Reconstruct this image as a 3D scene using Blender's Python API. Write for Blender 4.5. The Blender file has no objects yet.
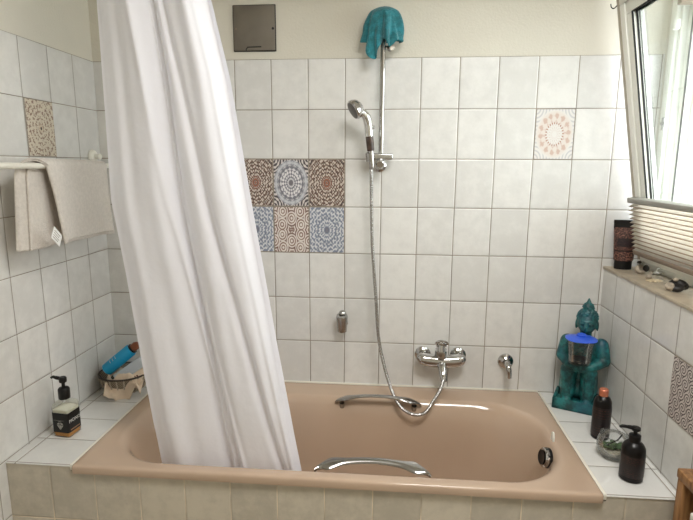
import bpy, bmesh, math, random
from math import sin, cos, pi, sqrt, atan2, radians
from mathutils import Vector, Matrix, noise
random.seed(7)
SC = bpy.context.scene
COL = SC.collection
TW, TH, ZT = 0.15, 0.1958, 1.9356          # tile width, height, top of the tiling
XL, XR, ZP, YF = -0.597, 1.511, 0.56, -0.707

# ------------------------------------------------------------------ colour / node helpers
def lin(c):
    c = c / 255.0
    return c / 12.92 if c <= 0.04045 else ((c + 0.055) / 1.055) ** 2.4
def rgb(r, g, b): return (lin(r), lin(g), lin(b), 1.0)

class G:
    """tiny wrapper that writes node maths"""
    def __init__(s, name):
        s.m = bpy.data.materials.new(name); s.m.use_nodes = True
        s.t = s.m.node_tree; s.t.nodes.clear()
        s.out = s.n('ShaderNodeOutputMaterial')
    def n(s, t): return s.t.nodes.new(t)
    def link(s, a, b): s.t.links.new(a, b)
    def put(s, sock, v):
        if isinstance(v, S): s.link(v.s, sock)
        elif isinstance(v, bpy.types.NodeSocket): s.link(v, sock)
        else: sock.default_value = v
    def math(s, op, *a, clamp=False):
        n = s.n('ShaderNodeMath'); n.operation = op; n.use_clamp = clamp
        for i, v in enumerate(a): s.put(n.inputs[i], v)
        return S(s, n.outputs[0])
    def pos(s):
        g = s.n('ShaderNodeNewGeometry'); p = s.n('ShaderNodeSeparateXYZ'); s.link(g.outputs['Position'], p.inputs[0])
        return [S(s, o) for o in p.outputs]
    def gen(s):
        g = s.n('ShaderNodeTexCoord'); p = s.n('ShaderNodeSeparateXYZ'); s.link(g.outputs['Generated'], p.inputs[0])
        return [S(s, o) for o in p.outputs]
    def vec(s, x, y, z=0.0):
        n = s.n('ShaderNodeCombineXYZ')
        for i, v in enumerate((x, y, z)): s.put(n.inputs[i], v)
        return n.outputs[0]
    def noise(s, vec=None, scale=5, detail=2, rough=.5, dist=0.0):
        n = s.n('ShaderNodeTexNoise'); n.inputs['Scale'].default_value = scale
        n.inputs['Detail'].default_value = detail; n.inputs['Roughness'].default_value = rough
        n.inputs['Distortion'].default_value = dist
        if vec is None: vec = s.n('ShaderNodeTexCoord').outputs['Object']
        s.link(vec, n.inputs['Vector'])
        return S(s, n.outputs[0])
    def voro(s, vec=None, scale=5, feature='F1'):
        n = s.n('ShaderNodeTexVoronoi'); n.inputs['Scale'].default_value = scale; n.feature = feature
        if vec is None: vec = s.n('ShaderNodeTexCoord').outputs['Object']
        s.link(vec, n.inputs['Vector'])
        return S(s, n.outputs['Distance'])
    def white(s, vec):
        n = s.n('ShaderNodeTexWhiteNoise'); s.link(vec, n.inputs['Vector']); return S(s, n.outputs['Value'])
    def ss(s, x, a, b):
        n = s.n('ShaderNodeMapRange'); n.interpolation_type = 'SMOOTHSTEP'
        s.put(n.inputs[0], x); s.put(n.inputs[1], a); s.put(n.inputs[2], b)
        n.inputs[3].default_value = 0; n.inputs[4].default_value = 1
        return S(s, n.outputs[0])
    def mix(s, f, a, b):
        n = s.n('ShaderNodeMix'); n.data_type = 'RGBA'
        s.put(n.inputs[0], f); s.put(n.inputs[6], a); s.put(n.inputs[7], b)
        return n.outputs[2]
    def bump(s, h, dist=.001, strength=1.0):
        n = s.n('ShaderNodeBump'); n.inputs['Distance'].default_value = dist; n.inputs['Strength'].default_value = strength
        s.put(n.inputs['Height'], h); return n.outputs[0]
    def pbsdf(s, **k):
        n = s.n('ShaderNodeBsdfPrincipled')
        for a, v in k.items():
            a = {'color': 'Base Color', 'rough': 'Roughness', 'metal': 'Metallic', 'normal': 'Normal', 'spec': 'Specular IOR Level',
                 'coat': 'Coat Weight', 'coatr': 'Coat Roughness', 'sheen': 'Sheen Weight', 'trans': 'Transmission Weight', 'sss': 'Subsurface Weight',
                 'ior': 'IOR', 'alpha': 'Alpha'}[a]
            s.put(n.inputs[a], v)
        return n.outputs[0]
    def done(s, sh): s.link(sh, s.out.inputs[0]); return s.m

class S:
    def __init__(s, g, sock): s.g, s.s = g, sock
    def __add__(a, b): return a.g.math('ADD', a, b)
    __radd__ = __add__
    def __sub__(a, b): return a.g.math('SUBTRACT', a, b)
    def __rsub__(a, b): return a.g.math('SUBTRACT', b, a)
    def __mul__(a, b): return a.g.math('MULTIPLY', a, b)
    __rmul__ = __mul__
    def __truediv__(a, b): return a.g.math('DIVIDE', a, b)
    def f(a, op, *b): return a.g.math(op, a, *b)

def plain(name, c, rough=.5, metal=0, spec=.5, bump=0, bscale=60, var=0, vscale=6, **k):
    g = G(name); col = c
    if var:
        n = g.noise(scale=vscale, detail=3)
        d = tuple(x * (1 - var) for x in c[:3]) + (1,)
        e = tuple(min(1, x * (1 + var)) for x in c[:3]) + (1,)
        col = g.mix(g.ss(n, .3, .7), d, e)
    kw = dict(color=col, rough=rough, metal=float(metal), spec=spec, **k)
    if bump: kw['normal'] = g.bump(g.noise(scale=bscale, detail=3), bump)
    return g.done(g.pbsdf(**kw))

# ------------------------------------------------------------------ tile materials
TILE = rgb(220, 219, 216); GROUT = rgb(140, 127, 108)
def tile_mat(name, ua, uo, va, vo, vsize, tile=TILE, grout=GROUT, w=.0016, extra=None, mott=.10):
    """glazed tiles laid out in the plane of the two world axes ua, va"""
    g = G(name); P = g.pos()
    wob = g.noise(g.vec(P[0], P[1], P[2]), scale=2.2, detail=1) - .5
    u = (P[ua] + wob * .004 - uo) / TW; v = (P[va] + wob * .003 - vo) / vsize
    fu = u.f('FRACT'); fv = v.f('FRACT')
    du = (.5 - (fu - .5).f('ABSOLUTE')) * TW; dv = (.5 - (fv - .5).f('ABSOLUTE')) * vsize
    d = du.f('MINIMUM', dv)
    if extra is not None: d = d.f('MINIMUM', extra(g, P))
    tid = g.vec(u.f('FLOOR'), v.f('FLOOR'), 3.3); rnd = g.white(tid)
    tid2 = g.vec(u.f('FLOOR'), v.f('FLOOR'), 8.1); rnd2 = g.white(tid2)
    m = 1.0 - g.ss(d, w * .45, w * 1.25)
    mot = g.noise(g.vec(P[0], P[1], P[2]), scale=17, detail=4, rough=.65)
    lo = tuple(x * (1 - mott) for x in tile[:3]) + (1,); hi = tuple(min(1, x * 1.03) for x in tile[:3]) + (1,)
    base = g.mix(g.ss(mot + (rnd - .5) * .35, .25, .75), lo, hi)
    gn = g.noise(g.vec(P[0], P[1], P[2]), scale=7, detail=3)
    gcol = g.mix(g.ss(gn, .35, .65), tuple(x * .55 for x in grout[:3]) + (1,), grout)
    col = g.mix(m, base, gcol)
    orange = g.noise(g.vec(P[0], P[1], P[2]), scale=95, detail=1)
    big = g.noise(g.vec(P[0], P[1], P[2]), scale=9, detail=1)
    h = g.ss(d, .0004, .006) * .0012 + orange * .00022 + big * .0016
    h = h + (fu - .5) * (rnd - .5) * .0012 + (fv - .5) * (rnd2 - .5) * .0012
    nrm = g.bump(h, 1.0)
    rough = m * .55 + .22
    return g.done(g.pbsdf(color=col, rough=rough, normal=nrm, spec=.5))

M = {}
M['tile_back'] = tile_mat('tile_back', 0, 0.0, 2, ZT, TH)
M['tile_left'] = tile_mat('tile_left', 1, -.1445, 2, ZT, TH, w=.0014)
M['tile_right'] = tile_mat('tile_right', 1, -.1257, 2, ZT, TH, w=.0014)
M['tile_apron'] = tile_mat('tile_apron', 0, -.4471, 2, ZP, TH, tile=rgb(202, 194, 178), w=.0022, mott=.2, grout=rgb(228, 214, 190))
M['tile_ledge'] = tile_mat('tile_ledge', 1, -.703, 0, 5.0, 50.0, w=.0017, mott=.05,
                           extra=lambda g, P: (P[0] + .563).f('ABSOLUTE').f('MINIMUM', (P[0] - 1.494).f('ABSOLUTE')))
M['tile_floor'] = tile_mat('tile_floor', 0, 0, 1, 0, .15, tile=rgb(170, 158, 140))
M['plaster'] = plain('plaster', rgb(211, 207, 195), rough=.85, bump=.0012, bscale=140, var=.02, vscale=4, spec=.2)
M['silicone'] = plain('silicone', rgb(226, 222, 210), rough=.45)
M['enamel'] = plain('enamel', rgb(186, 162, 141), rough=.16, var=.035, vscale=3, coat=.4, coatr=.08)
M['chrome'] = plain('chrome', (.52, .51, .50, 1), rough=.10, metal=1)
M['chrome_satin'] = plain('chrome_satin', (.5, .5, .49, 1), rough=.24, metal=1)
M['chrome_dark'] = plain('chrome_dark', (.40, .39, .38, 1), rough=.16, metal=1)
M['hose'] = (lambda g: g.done(g.pbsdf(color=(.45, .44, .43, 1), metal=1.0, rough=.22,
              normal=g.bump((g.noise(scale=260, detail=0)), .002))))(G('hose'))
M['black'] = plain('black_plastic', rgb(14, 13, 13), rough=.35, spec=.35)
M['darkhole'] = plain('dark_rubber', rgb(14, 14, 14), rough=.6)
M['white_plastic'] = plain('white_plastic', rgb(232, 232, 226), rough=.35)
M['bar_white'] = plain('bar_enamel', rgb(232, 230, 220), rough=.3)
M['pvc'] = plain('window_plastic', rgb(236, 237, 230), rough=.3)
M['pvc_shade'] = plain('window_plastic_shaded', rgb(176, 168, 152), rough=.4)  # shaded tone of the window plastic, put into its colour
M['alu'] = plain('grey_aluminium', rgb(150, 148, 140), rough=.45, metal=0)
M['alu_brown'] = plain('brown_grey_rail', rgb(128, 112, 96), rough=.5)
M['sill'] = plain('sill_stone', rgb(178, 165, 145), rough=.4, var=.12, vscale=22, bump=.0006)
M['teal_cloth'] = plain('teal_cloth', rgb(36, 116, 126), rough=.95, bump=.004, bscale=230, var=.22, vscale=60, sheen=.3)
M['teal_edge'] = plain('teal_edge', rgb(24, 128, 158), rough=.9, bump=.002)
M['towel'] = plain('towel_cloth', rgb(216, 209, 201), rough=.95, bump=.0035, bscale=320, var=.05, vscale=90, sheen=.25)
M['paper'] = plain('label_paper', rgb(238, 238, 236), rough=.8)
M['lotion'] = plain('black_bottle', rgb(11, 8, 8), rough=.3, spec=.3)
M['copper'] = plain('copper_cap', rgb(196, 118, 88), rough=.35, metal=.35)
M['wood'] = (lambda g: g.done(g.pbsdf(color=g.mix(g.ss(g.noise(g.vec(g.pos()[0] * 12, g.pos()[1] * 12, g.pos()[2]), scale=6, detail=4), .3, .7), rgb(112, 76, 44), rgb(158, 116, 74)), rough=.5)))(G('wood'))
M['blue_can'] = plain('blue_can', rgb(20, 152, 200), rough=.3)
M['blue_lid'] = plain('blue_lid', rgb(48, 92, 214), rough=.3)
M['white_cap'] = plain('grey_white_box', rgb(188, 196, 204), rough=.4)
M['cream_cloth'] = plain('cream_cloth', rgb(226, 206, 184), rough=.95, bump=.003, bscale=60, var=.08, vscale=20)
M['wicker'] = (lambda g: (lambda P: g.done(g.pbsdf(color=g.mix(g.ss((P[0] * 900 + P[1] * 700).f('SINE') * (P[2] * 520).f('SINE'), -.4, .5), rgb(70, 58, 48), rgb(176, 162, 142)), rough=.7)))(g.pos()))(G('wicker'))
M['brown_cap'] = plain('brown_cap', rgb(120, 66, 40), rough=.35)
M['plate'] = plain('grey_access_metal', rgb(116, 109, 98), rough=.5, var=.12, vscale=8, bump=.0008, bscale=40, metal=.25)
M['stone_grey'] = plain('shell_grey', rgb(166, 154, 138), rough=.6, var=.35, vscale=55, bump=.004, bscale=70)
M['stone_dark'] = plain('shell_dark', rgb(34, 30, 27), rough=.5, var=.4, vscale=40, bump=.004, bscale=60)
M['moss'] = plain('green_contents', rgb(72, 92, 62), rough=.8, var=.4, vscale=60, bump=.004)
M['grey_sand'] = plain('pale_sand', rgb(176, 168, 150), rough=.9, var=.25, vscale=120, bump=.002)
M['amber'] = plain('amber_soap', rgb(206, 150, 84), rough=.25)
M['soapliq'] = plain('pale_soap', rgb(236, 233, 214), rough=.15)
M['red_print'] = plain('dark_red_print', rgb(104, 52, 46), rough=.5)
M['white_print'] = plain('white_print', rgb(214, 212, 206), rough=.5)
M['tan_print'] = plain('tan_print', rgb(150, 112, 82), rough=.5)
M['house'] = plain('grey_blue_render', rgb(98, 109, 116), rough=.9, var=.05)

def glass_mat(name, tint=(.97, .99, .98, 1), refl=.35):
    g = G(name)
    fr = g.n('ShaderNodeFresnel'); fr.inputs[0].default_value = 1.45
    tr = g.n('ShaderNodeBsdfTransparent'); tr.inputs[0].default_value = tint
    gl = g.n('ShaderNodeBsdfGlossy'); gl.inputs['Roughness'].default_value = .03
    mx = g.n('ShaderNodeMixShader'); g.put(mx.inputs[0], S(g, fr.outputs[0]) * refl)
    g.link(tr.outputs[0], mx.inputs[1]); g.link(gl.outputs[0], mx.inputs[2])
    return g.done(mx.outputs[0])
M['glass'] = glass_mat('clear_glass')
M['glass_jar'] = glass_mat('jar_glass', (.955, .965, .96, 1), .7)

def cloth_translucent(name, c, tf, sheen=0, bump=None):
    g = G(name)
    kw = dict(color=c, rough=.75, spec=.25)
    if bump: kw['normal'] = g.bump(g.noise(scale=bump[0], detail=3), bump[1])
    p = g.pbsdf(**kw)
    t = g.n('ShaderNodeBsdfTranslucent'); t.inputs[0].default_value = c
    mx = g.n('ShaderNodeMixShader'); mx.inputs[0].default_value = tf
    g.link(p, mx.inputs[1]); g.link(t.outputs[0], mx.inputs[2])
    return g.done(mx.outputs[0])
M['curtain'] = cloth_translucent('curtain_cloth', rgb(244, 244, 250), .34, bump=(14, .006))
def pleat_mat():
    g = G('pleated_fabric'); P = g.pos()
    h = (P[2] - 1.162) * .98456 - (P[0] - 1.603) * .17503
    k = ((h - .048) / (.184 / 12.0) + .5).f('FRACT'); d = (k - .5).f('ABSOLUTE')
    c = g.mix(g.ss(d, .07, .16), rgb(176, 156, 138), rgb(248, 245, 240))  # darker lines of doubled fabric against the light, painted into the colour
    p = g.pbsdf(color=c, rough=.8, spec=.2); t = g.n('ShaderNodeBsdfTranslucent'); g.link(c, t.inputs[0])
    mx = g.n('ShaderNodeMixShader'); mx.inputs[0].default_value = .40
    g.link(p, mx.inputs[1]); g.link(t.outputs[0], mx.inputs[2]); return g.done(mx.outputs[0])
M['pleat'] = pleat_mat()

# teal glaze of the statue: dark in its pores, brighter on worn patches
def teal_glaze():
    g = G('teal_glaze')
    n = g.noise(scale=26, detail=5, rough=.7); n2 = g.noise(scale=9, detail=2)
    c1 = g.mix(g.ss(n, .35, .68), rgb(14, 56, 58), rgb(38, 122, 122))
    c2 = g.mix(g.ss(n2, .52, .72) * .6, c1, rgb(26, 80, 104))
    return g.done(g.pbsdf(color=c2, rough=.45, normal=g.bump(n, .003)))
M['teal_glaze'] = teal_glaze()

# ------------------------------------------------------------------ ornate tile patterns
def ornate(kind, ax):
    g = G('ornate_' + kind); P = g.gen()
    u = P[ax]; v = P[2]
    p = (u - .5) * 2.0; q = (v - .5) * 2.0
    r = (p * p + q * q).f('SQRT'); th = q.f('ARCTAN2', p)
    ap = p.f('ABSOLUTE'); aq = q.f('ABSOLUTE')
    cp = 1.0 - ap; cq = 1.0 - aq
    rc = (cp * cp + cq * cq).f('SQRT')                    # distance from the nearest corner
    def band(x, a, b, e=.03): return g.ss(x, a - e, a + e) * (1.0 - g.ss(x, b - e, b + e))
    def wav(x, k): return (x * k).f('SINE')
    lace = g.noise(g.vec(ap, aq, 0.0), scale=9.0, detail=2, dist=.6)
    if kind == 'brown':
        f = wav(r, 40.0) * .8 + wav(th, 24.0) * wav(r, 21.0) + wav(ap, 44.0) * wav(aq, 46.0) * 1.1 + (lace - .5) * 5.0
        c = g.mix(g.ss(f, -.5, .7), rgb(104, 80, 70), rgb(204, 194, 184))
        c = g.mix(g.ss(wav(th, 8.0) * wav(r, 24.0), .55, .85) * .7, c, rgb(72, 60, 58))
        c = g.mix((1.0 - g.ss(r, .22, .32)) * g.ss(wav(r, 50.0) + (lace - .5) * 2.0, -.5, .3), c, rgb(150, 96, 76))
        c = g.mix((1.0 - g.ss(rc, .24, .36)) * g.ss(wav(rc, 42.0), -.4, .3) * .8, c, rgb(66, 58, 60))
    elif kind == 'medallion':
        pet = wav(th, 16.0)
        c = g.mix(g.ss(wav(r, 46.0) + pet * .9 + (lace - .5) * 1.5, -.3, .5), rgb(122, 122, 132), rgb(212, 210, 212))
        c = g.mix(band(r, .78, .93) * (g.ss(wav(th, 40.0), -.3, .3) * .3 + .6), c, rgb(190, 192, 198))
        c = g.mix(band(r, .66, .73) * .8, c, rgb(104, 104, 114))
        c = g.mix(band(r, .40, .52) * g.ss(wav(th, 20.0), -.2, .3), c, rgb(222, 220, 220))
        c = g.mix(1.0 - g.ss(r, .08, .13), c, rgb(112, 108, 114))
        out = g.ss(r, .94, 1.0)
        c2 = g.mix(g.ss(wav(rc, 40.0) + wav(th, 28.0) * .6 + (lace - .5) * 1.5, -.3, .4), rgb(78, 72, 76), rgb(206, 200, 196))
        c = g.mix(out, c, c2)
    elif kind == 'blue':
        f = wav(r, 34.0) * .8 + wav(th, 20.0) * wav(r, 24.0) * 1.2 + wav(ap, 36.0) * wav(aq, 38.0) * 1.1 + (lace - .5) * 4.5
        c = g.mix(g.ss(f, -.5, .7), rgb(124, 132, 150), rgb(206, 208, 212))
        c = g.mix((1.0 - g.ss(r, .08, .16)) * .8, c, rgb(92, 92, 110))
        c = g.mix(band(r, .52, .62) * g.ss(wav(th, 16.0), -.2, .4) * .7, c, rgb(104, 110, 130))
    elif kind == 'petals':
        def circ(cx_, cy_):
            dx = ap - cx_; dy = aq - cy_
            return (dx * dx + dy * dy).f('SQRT')
        rings_ = circ(.0, .5).f('MINIMUM', circ(.55, .22)).f('MINIMUM', circ(.5, .80)).f('MINIMUM', circ(1.0, .5))
        f = wav(rings_, 52.0) + wav(th, 6.0) * .3 + (lace - .5) * 1.2
        c = g.mix(g.ss(f, -.5, .2), rgb(140, 114, 104), rgb(220, 212, 206))
        c = g.mix(band(rings_, .30, .36) * .8, c, rgb(112, 84, 76))
        c = g.mix((1.0 - g.ss(r, .14, .2)) * g.ss(wav(th, 8.0), -.4, .3), c, rgb(122, 92, 84))
    elif kind == 'mosaic':
        vo = g.voro(g.vec(u * 1.0, v * 1.3, 0.0), scale=24, feature='F1')
        f = wav(r, 30.0) * .7 + wav(th, 24.0) * .5 + (vo - .4) * 4.6 + (lace - .5) * 2.0
        c = g.mix(g.ss(f, -.8, .7), rgb(134, 108, 94), rgb(206, 196, 178))
        c = g.mix((1.0 - g.ss(r, .12, .17)) * .8, c, rgb(200, 184, 160))
        c = g.mix(1.0 - g.ss(r, .05, .07), c, rgb(50, 30, 24))
    elif kind == 'peach':
        loops = wav(th, 14.0)
        f = ((r - .66) * 22.0).f('SINE') * .6 + loops * .7
        ring = band(r, .5, .86, .05)
        c = g.mix(ring * g.ss(f + (lace - .5) * 2.5, -.2, .6) * .75, rgb(214, 211, 207), rgb(184, 152, 136))
        c = g.mix(band(r, .44, .90, .08) * .25, c, rgb(206, 176, 158))
        c = g.mix(band(r, .40, .48) * g.ss(wav(th, 24.0), -.3, .3), c, rgb(166, 122, 104))
        c = g.mix(band(r, .12, .38) * g.ss(wav(th, 16.0) * wav(r, 30.0), .0, .4) * .4, c, rgb(190, 168, 160))
        c = g.mix(g.ss(r, .92, 1.0) * g.ss(wav(rc, 40.0), .1, .5) * .5, c, rgb(160, 160, 170))
    else:   # scroll: dark spiralling curls on white
        k = 4.0
        cu = (u * k + .0); cv = (v * k * 1.3)
        row = cv.f('FLOOR')
        cu = cu + row * .5
        lx = cu.f('FRACT') - .5; ly = cv.f('FRACT') - .5
        lr = (lx * lx + ly * ly).f('SQRT'); lt = ly.f('ARCTAN2', lx)
        f = (lr * 27.0 + lt).f('SINE') + (lace - .5) * 1.0
        c = g.mix(g.ss(f, -.5, .0), rgb(58, 38, 42), rgb(204, 196, 192))
    edge = (ap.f('MAXIMUM', aq))
    c = g.mix(g.ss(edge, .975, .99), c, rgb(150, 140, 128))
    return g.done(g.pbsdf(color=c, rough=.3))

# ------------------------------------------------------------------ mesh helpers
def bm_new(): return bmesh.new()
def add_box(bm, x0, x1, y0, y1, z0, z1, bevel=0, seg=2, mat=None):
    t = bmesh.new(); bmesh.ops.create_cube(t, size=1)
    for v in t.verts:
        v.co = Vector(((x0 + x1) / 2 + v.co.x * (x1 - x0), (y0 + y1) / 2 + v.co.y * (y1 - y0), (z0 + z1) / 2 + v.co.z * (z1 - z0)))
    if bevel: bmesh.ops.bevel(t, geom=t.edges[:], offset=bevel, segments=seg, profile=.5, affect='EDGES')
    if mat is not None: bmesh.ops.transform(t, matrix=mat, verts=t.verts[:])
    merge(bm, t)
def merge(bm, t):
    me = bpy.data.meshes.new('tmp'); t.to_mesh(me); t.free(); bm.from_mesh(me); bpy.data.meshes.remove(me)
def frame_at(d):
    d = d.normalized(); a = Vector((0, 0, 1)) if abs(d.z) < .9 else Vector((1, 0, 0))
    x = d.cross(a).normalized(); return x, d.cross(x).normalized()
def add_tube(bm, pts, rad, seg=12, cap=True, flat=None):
    pts = [Vector(p) for p in pts]; n = len(pts)
    if not hasattr(rad, '__len__'): rad = [rad] * n
    x, y = frame_at(pts[1] - pts[0]); rings = []
    for i, p in enumerate(pts):
        d = (pts[min(i + 1, n - 1)] - pts[max(i - 1, 0)]).normalized()
        x = (x - d * x.dot(d)).normalized(); y = d.cross(x).normalized()
        fx, fy = (1, 1) if flat is None else flat
        rings.append([bm.verts.new(p + x * (cos(2 * pi * k / seg) * rad[i] * fx) + y * (sin(2 * pi * k / seg) * rad[i] * fy)) for k in range(seg)])
    for a, b in zip(rings, rings[1:]):
        for k in range(seg): bm.faces.new((a[k], a[(k + 1) % seg], b[(k + 1) % seg], b[k]))
    if cap:
        bm.faces.new(rings[0][::-1]); bm.faces.new(rings[-1])
def smooth_path(pts, n=8):
    pts = [Vector(p) for p in pts]; out = []
    P = [pts[0]] + pts + [pts[-1]]
    for i in range(1, len(P) - 2):
        for k in range(n):
            t = k / n; a, b, c, d = P[i - 1], P[i], P[i + 1], P[i + 2]
            out.append(.5 * ((2 * b) + (c - a) * t + (2 * a - 5 * b + 4 * c - d) * t * t + (3 * b - a - 3 * c + d) * t ** 3))
    out.append(pts[-1]); return out
def add_lathe(bm, prof, origin=(0, 0, 0), axis=(0, 0, 1), seg=32, sx=1, sy=1, cap=True):
    o = Vector(origin); d = Vector(axis).normalized()
    if abs(d.z) > .999: x, y = Vector((1, 0, 0)), Vector((0, 1, 0))
    else: x, y = frame_at(d)
    rings = []
    for r, h in prof:
        if r < 1e-6: rings.append([bm.verts.new(o + d * h)])
        else: rings.append([bm.verts.new(o + d * h + x * (cos(2 * pi * k / seg) * r * sx) + y * (sin(2 * pi * k / seg) * r * sy)) for k in range(seg)])
    for a, b in zip(rings, rings[1:]):
        if len(a) == 1 and len(b) == 1: continue
        for k in range(seg):
            k2 = (k + 1) % seg
            if len(a) == 1: bm.faces.new((a[0], b[k2], b[k]))
            elif len(b) == 1: bm.faces.new((a[k], a[k2], b[0]))
            else: bm.faces.new((a[k], a[k2], b[k2], b[k]))
    if cap:
        if len(rings[0]) > 1: bm.faces.new(rings[0][::-1])
        if len(rings[-1]) > 1: bm.faces.new(rings[-1])
def add_ball(bm, c, r, seg=20, rings=12, rot=None):
    if not hasattr(r, '__len__'): r = (r, r, r)
    t = bmesh.new(); bmesh.ops.create_uvsphere(t, u_segments=seg, v_segments=rings, radius=1)
    m = Matrix.Translation(Vector(c)) @ (rot if rot is not None else Matrix.Identity(4)) @ Matrix.Diagonal((r[0], r[1], r[2], 1))
    bmesh.ops.transform(t, matrix=m, verts=t.verts[:]); merge(bm, t)
def add_capsule(bm, a, b, ra, rb, seg=16):
    a, b = Vector(a), Vector(b); d = (b - a); L = d.length; d.normalize(); pr = []
    for k in range(7): t = pi / 2 * k / 6; pr.append((max(ra * sin(t), 0), -ra * cos(t)))
    for k in range(7): t = pi / 2 * k / 6; pr.append((max(rb * cos(t), 0), L + rb * sin(t)))
    add_lathe(bm, pr, a, d, seg, cap=False)
def add_grid(bm, fn, nu, nv):
    g = [[bm.verts.new(fn(i / nu, j / nv)) for i in range(nu + 1)] for j in range(nv + 1)]
    for j in range(nv):
        for i in range(nu): bm.faces.new((g[j][i], g[j][i + 1], g[j + 1][i + 1], g[j + 1][i]))

def obj(name, bm, mat, parent=None, origin=None, smooth=True, angle=35, doubles=True):
    """link one mesh; vertices are given in world space, or in the parent's space when parent is set and has no rotation"""
    if doubles: bmesh.ops.remove_doubles(bm, verts=bm.verts[:], dist=1e-5)
    bmesh.ops.recalc_face_normals(bm, faces=bm.faces[:])
    me = bpy.data.meshes.new(name); bm.to_mesh(me); bm.free()
    if not isinstance(mat, (list, tuple)): mat = [mat]
    for m in mat: me.materials.append(M[m] if isinstance(m, str) else m)
    o = bpy.data.objects.new(name, me); COL.objects.link(o)
    if smooth:
        for p in me.polygons: p.use_smooth = True
        try: me.set_sharp_from_angle(angle=radians(angle))
        except Exception: pass
    if parent is not None:
        o.parent = parent
    elif origin is not None:
        me.transform(Matrix.Translation(-Vector(origin))); o.location = origin
    return o
def tag(o, label=None, cat=None, group=None, kind=None):
    if label: o['label'] = label
    if cat: o['category'] = cat
    if group: o['group'] = group
    if kind: o['kind'] = kind
    return o
def thing(name, label, cat, loc=(0, 0, 0), rotz=0, group=None):
    o = bpy.data.objects.new(name, None); COL.objects.link(o); o.location = loc; o.rotation_euler = (0, 0, rotz)
    o.empty_display_size = .05
    return tag(o, label, cat, group)
def struct(name, bm, mat, **k): return tag(obj(name, bm, mat, **k), kind='structure')
def text_mesh(name, s, size, mat, parent, matrix, ext=.0003, align='CENTER'):
    c = bpy.data.curves.new('txt', 'FONT'); c.body = s; c.size = size; c.extrude = ext; c.align_x = align; c.align_y = 'CENTER'
    c.resolution_u = 2
    t = bpy.data.objects.new('txt', c); COL.objects.link(t)
    dg = bpy.context.evaluated_depsgraph_get(); me = bpy.data.meshes.new_from_object(t.evaluated_get(dg))
    bpy.data.objects.remove(t); me.materials.clear(); me.materials.append(M[mat]); me.transform(matrix)
    o = bpy.data.objects.new(name, me); COL.objects.link(o); o.parent = parent; return o

# ------------------------------------------------------------------ the room
b = bm_new(); add_box(b, XL - .1, 1.75, 0, .12, 0, ZT); struct('wall_back', b, 'tile_back', smooth=False)
b = bm_new(); add_box(b, XL - .1, 1.75, .003, .12, ZT, 2.5); struct('wall_back_plaster', b, 'plaster', smooth=False)
b = bm_new(); add_box(b, XL - .12, XL, -3.0, 0, 0, ZT); struct('wall_left', b, 'tile_left', smooth=False)
b = bm_new(); add_box(b, XL - .12, XL - .003, -3.0, .003, ZT, 2.5); struct('wall_left_plaster', b, 'plaster', smooth=False)
b = bm_new(); add_box(b, XR, 1.65, -3.0, 0, 0, 1.108); struct('wall_right', b, 'tile_right', smooth=False)
WY0, WY1, WZ0, WZ1 = -.022, -1.07, 1.12, 2.22          # window opening
b = bm_new()
add_box(b, 1.66, 1.74, -3.0, .003, 0, WZ0); add_box(b, 1.66, 1.74, -3.0, .003, WZ1, 2.5)
add_box(b, 1.66, 1.74, -3.0, WY1, WZ0, WZ1); add_box(b, 1.66, 1.74, WY0, .003, WZ0, WZ1)
struct('wall_right_plaster', b, 'plaster', smooth=False)
b = bm_new(); add_box(b, XL - .12, 1.75, -3.12, -3.0, 0, 2.5); struct('wall_front', b, 'plaster', smooth=False)
b = bm_new(); add_box(b, XL - .12, 1.75, -3.12, .12, -.1, 0); struct('floor', b, 'tile_floor', smooth=False)
b = bm_new(); add_box(b, XL - .12, 1.75, -3.12, .12, 2.5, 2.6); struct('ceiling', b, 'plaster', smooth=False)
b = bm_new(); add_box(b, XR - .004, 1.66, -3.0, 0, 1.108, 1.12, bevel=.002); struct('trim_1', b, 'sill')

# ------------------------------------------------------------------ window: fixed frame and tilted sash
win = bpy.data.objects.new('window_1', None); COL.objects.link(win); tag(win, kind='structure')
def ring_frame(bm, y0, y1, z0, z1, w, x0, x1, bev=.003, mat=None):
    add_box(bm, x0, x1, y1, y0, z0, z0 + w, bev, 2, mat); add_box(bm, x0, x1, y1, y0, z1 - w, z1, bev, 2, mat)
    add_box(bm, x0, x1, y0 - w, y0, z0 + w, z1 - w, bev, 2, mat); add_box(bm, x0, x1, y1, y1 + w, z0 + w, z1 - w, bev, 2, mat)
b = bm_new()
ring_frame(b, WY0, WY1, WZ0, WZ1, .040, 1.655, 1.80)
ring_frame(b, WY0 - .036, WY1 + .036, WZ0 + .036, WZ1 - .036, .020, 1.668, 1.80)
ring_frame(b, WY0 - .052, WY1 + .052, WZ0 + .052, WZ1 - .052, .030, 1.69, 1.80)
obj('window_frame', b, 'pvc', win)
b = bm_new(); ring_frame(b, WY0 - .0815, WY1 + .0815, WZ0 + .0815, WZ1 - .0815, .003, 1.688, 1.694, .0005); obj('frame_gasket', b, 'darkhole', win)
b = bm_new(); ring_frame(b, WY0 - .0815, WY1 + .0815, WZ0 + .0815, WZ1 - .0815, .012, 1.72, 1.80, .001); obj('outer_frame', b, 'pvc', win)
b = bm_new(); add_box(b, 1.651, 1.657, -.062, -.044, 1.655, 1.70, .001)
add_lathe(b, [(.006, 0), (.007, .004), (.003, .007)], (1.651, -.053, 1.678), (-1, 0, 0), 12)
obj('striker_plate', b, 'chrome_satin', win)
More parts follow.
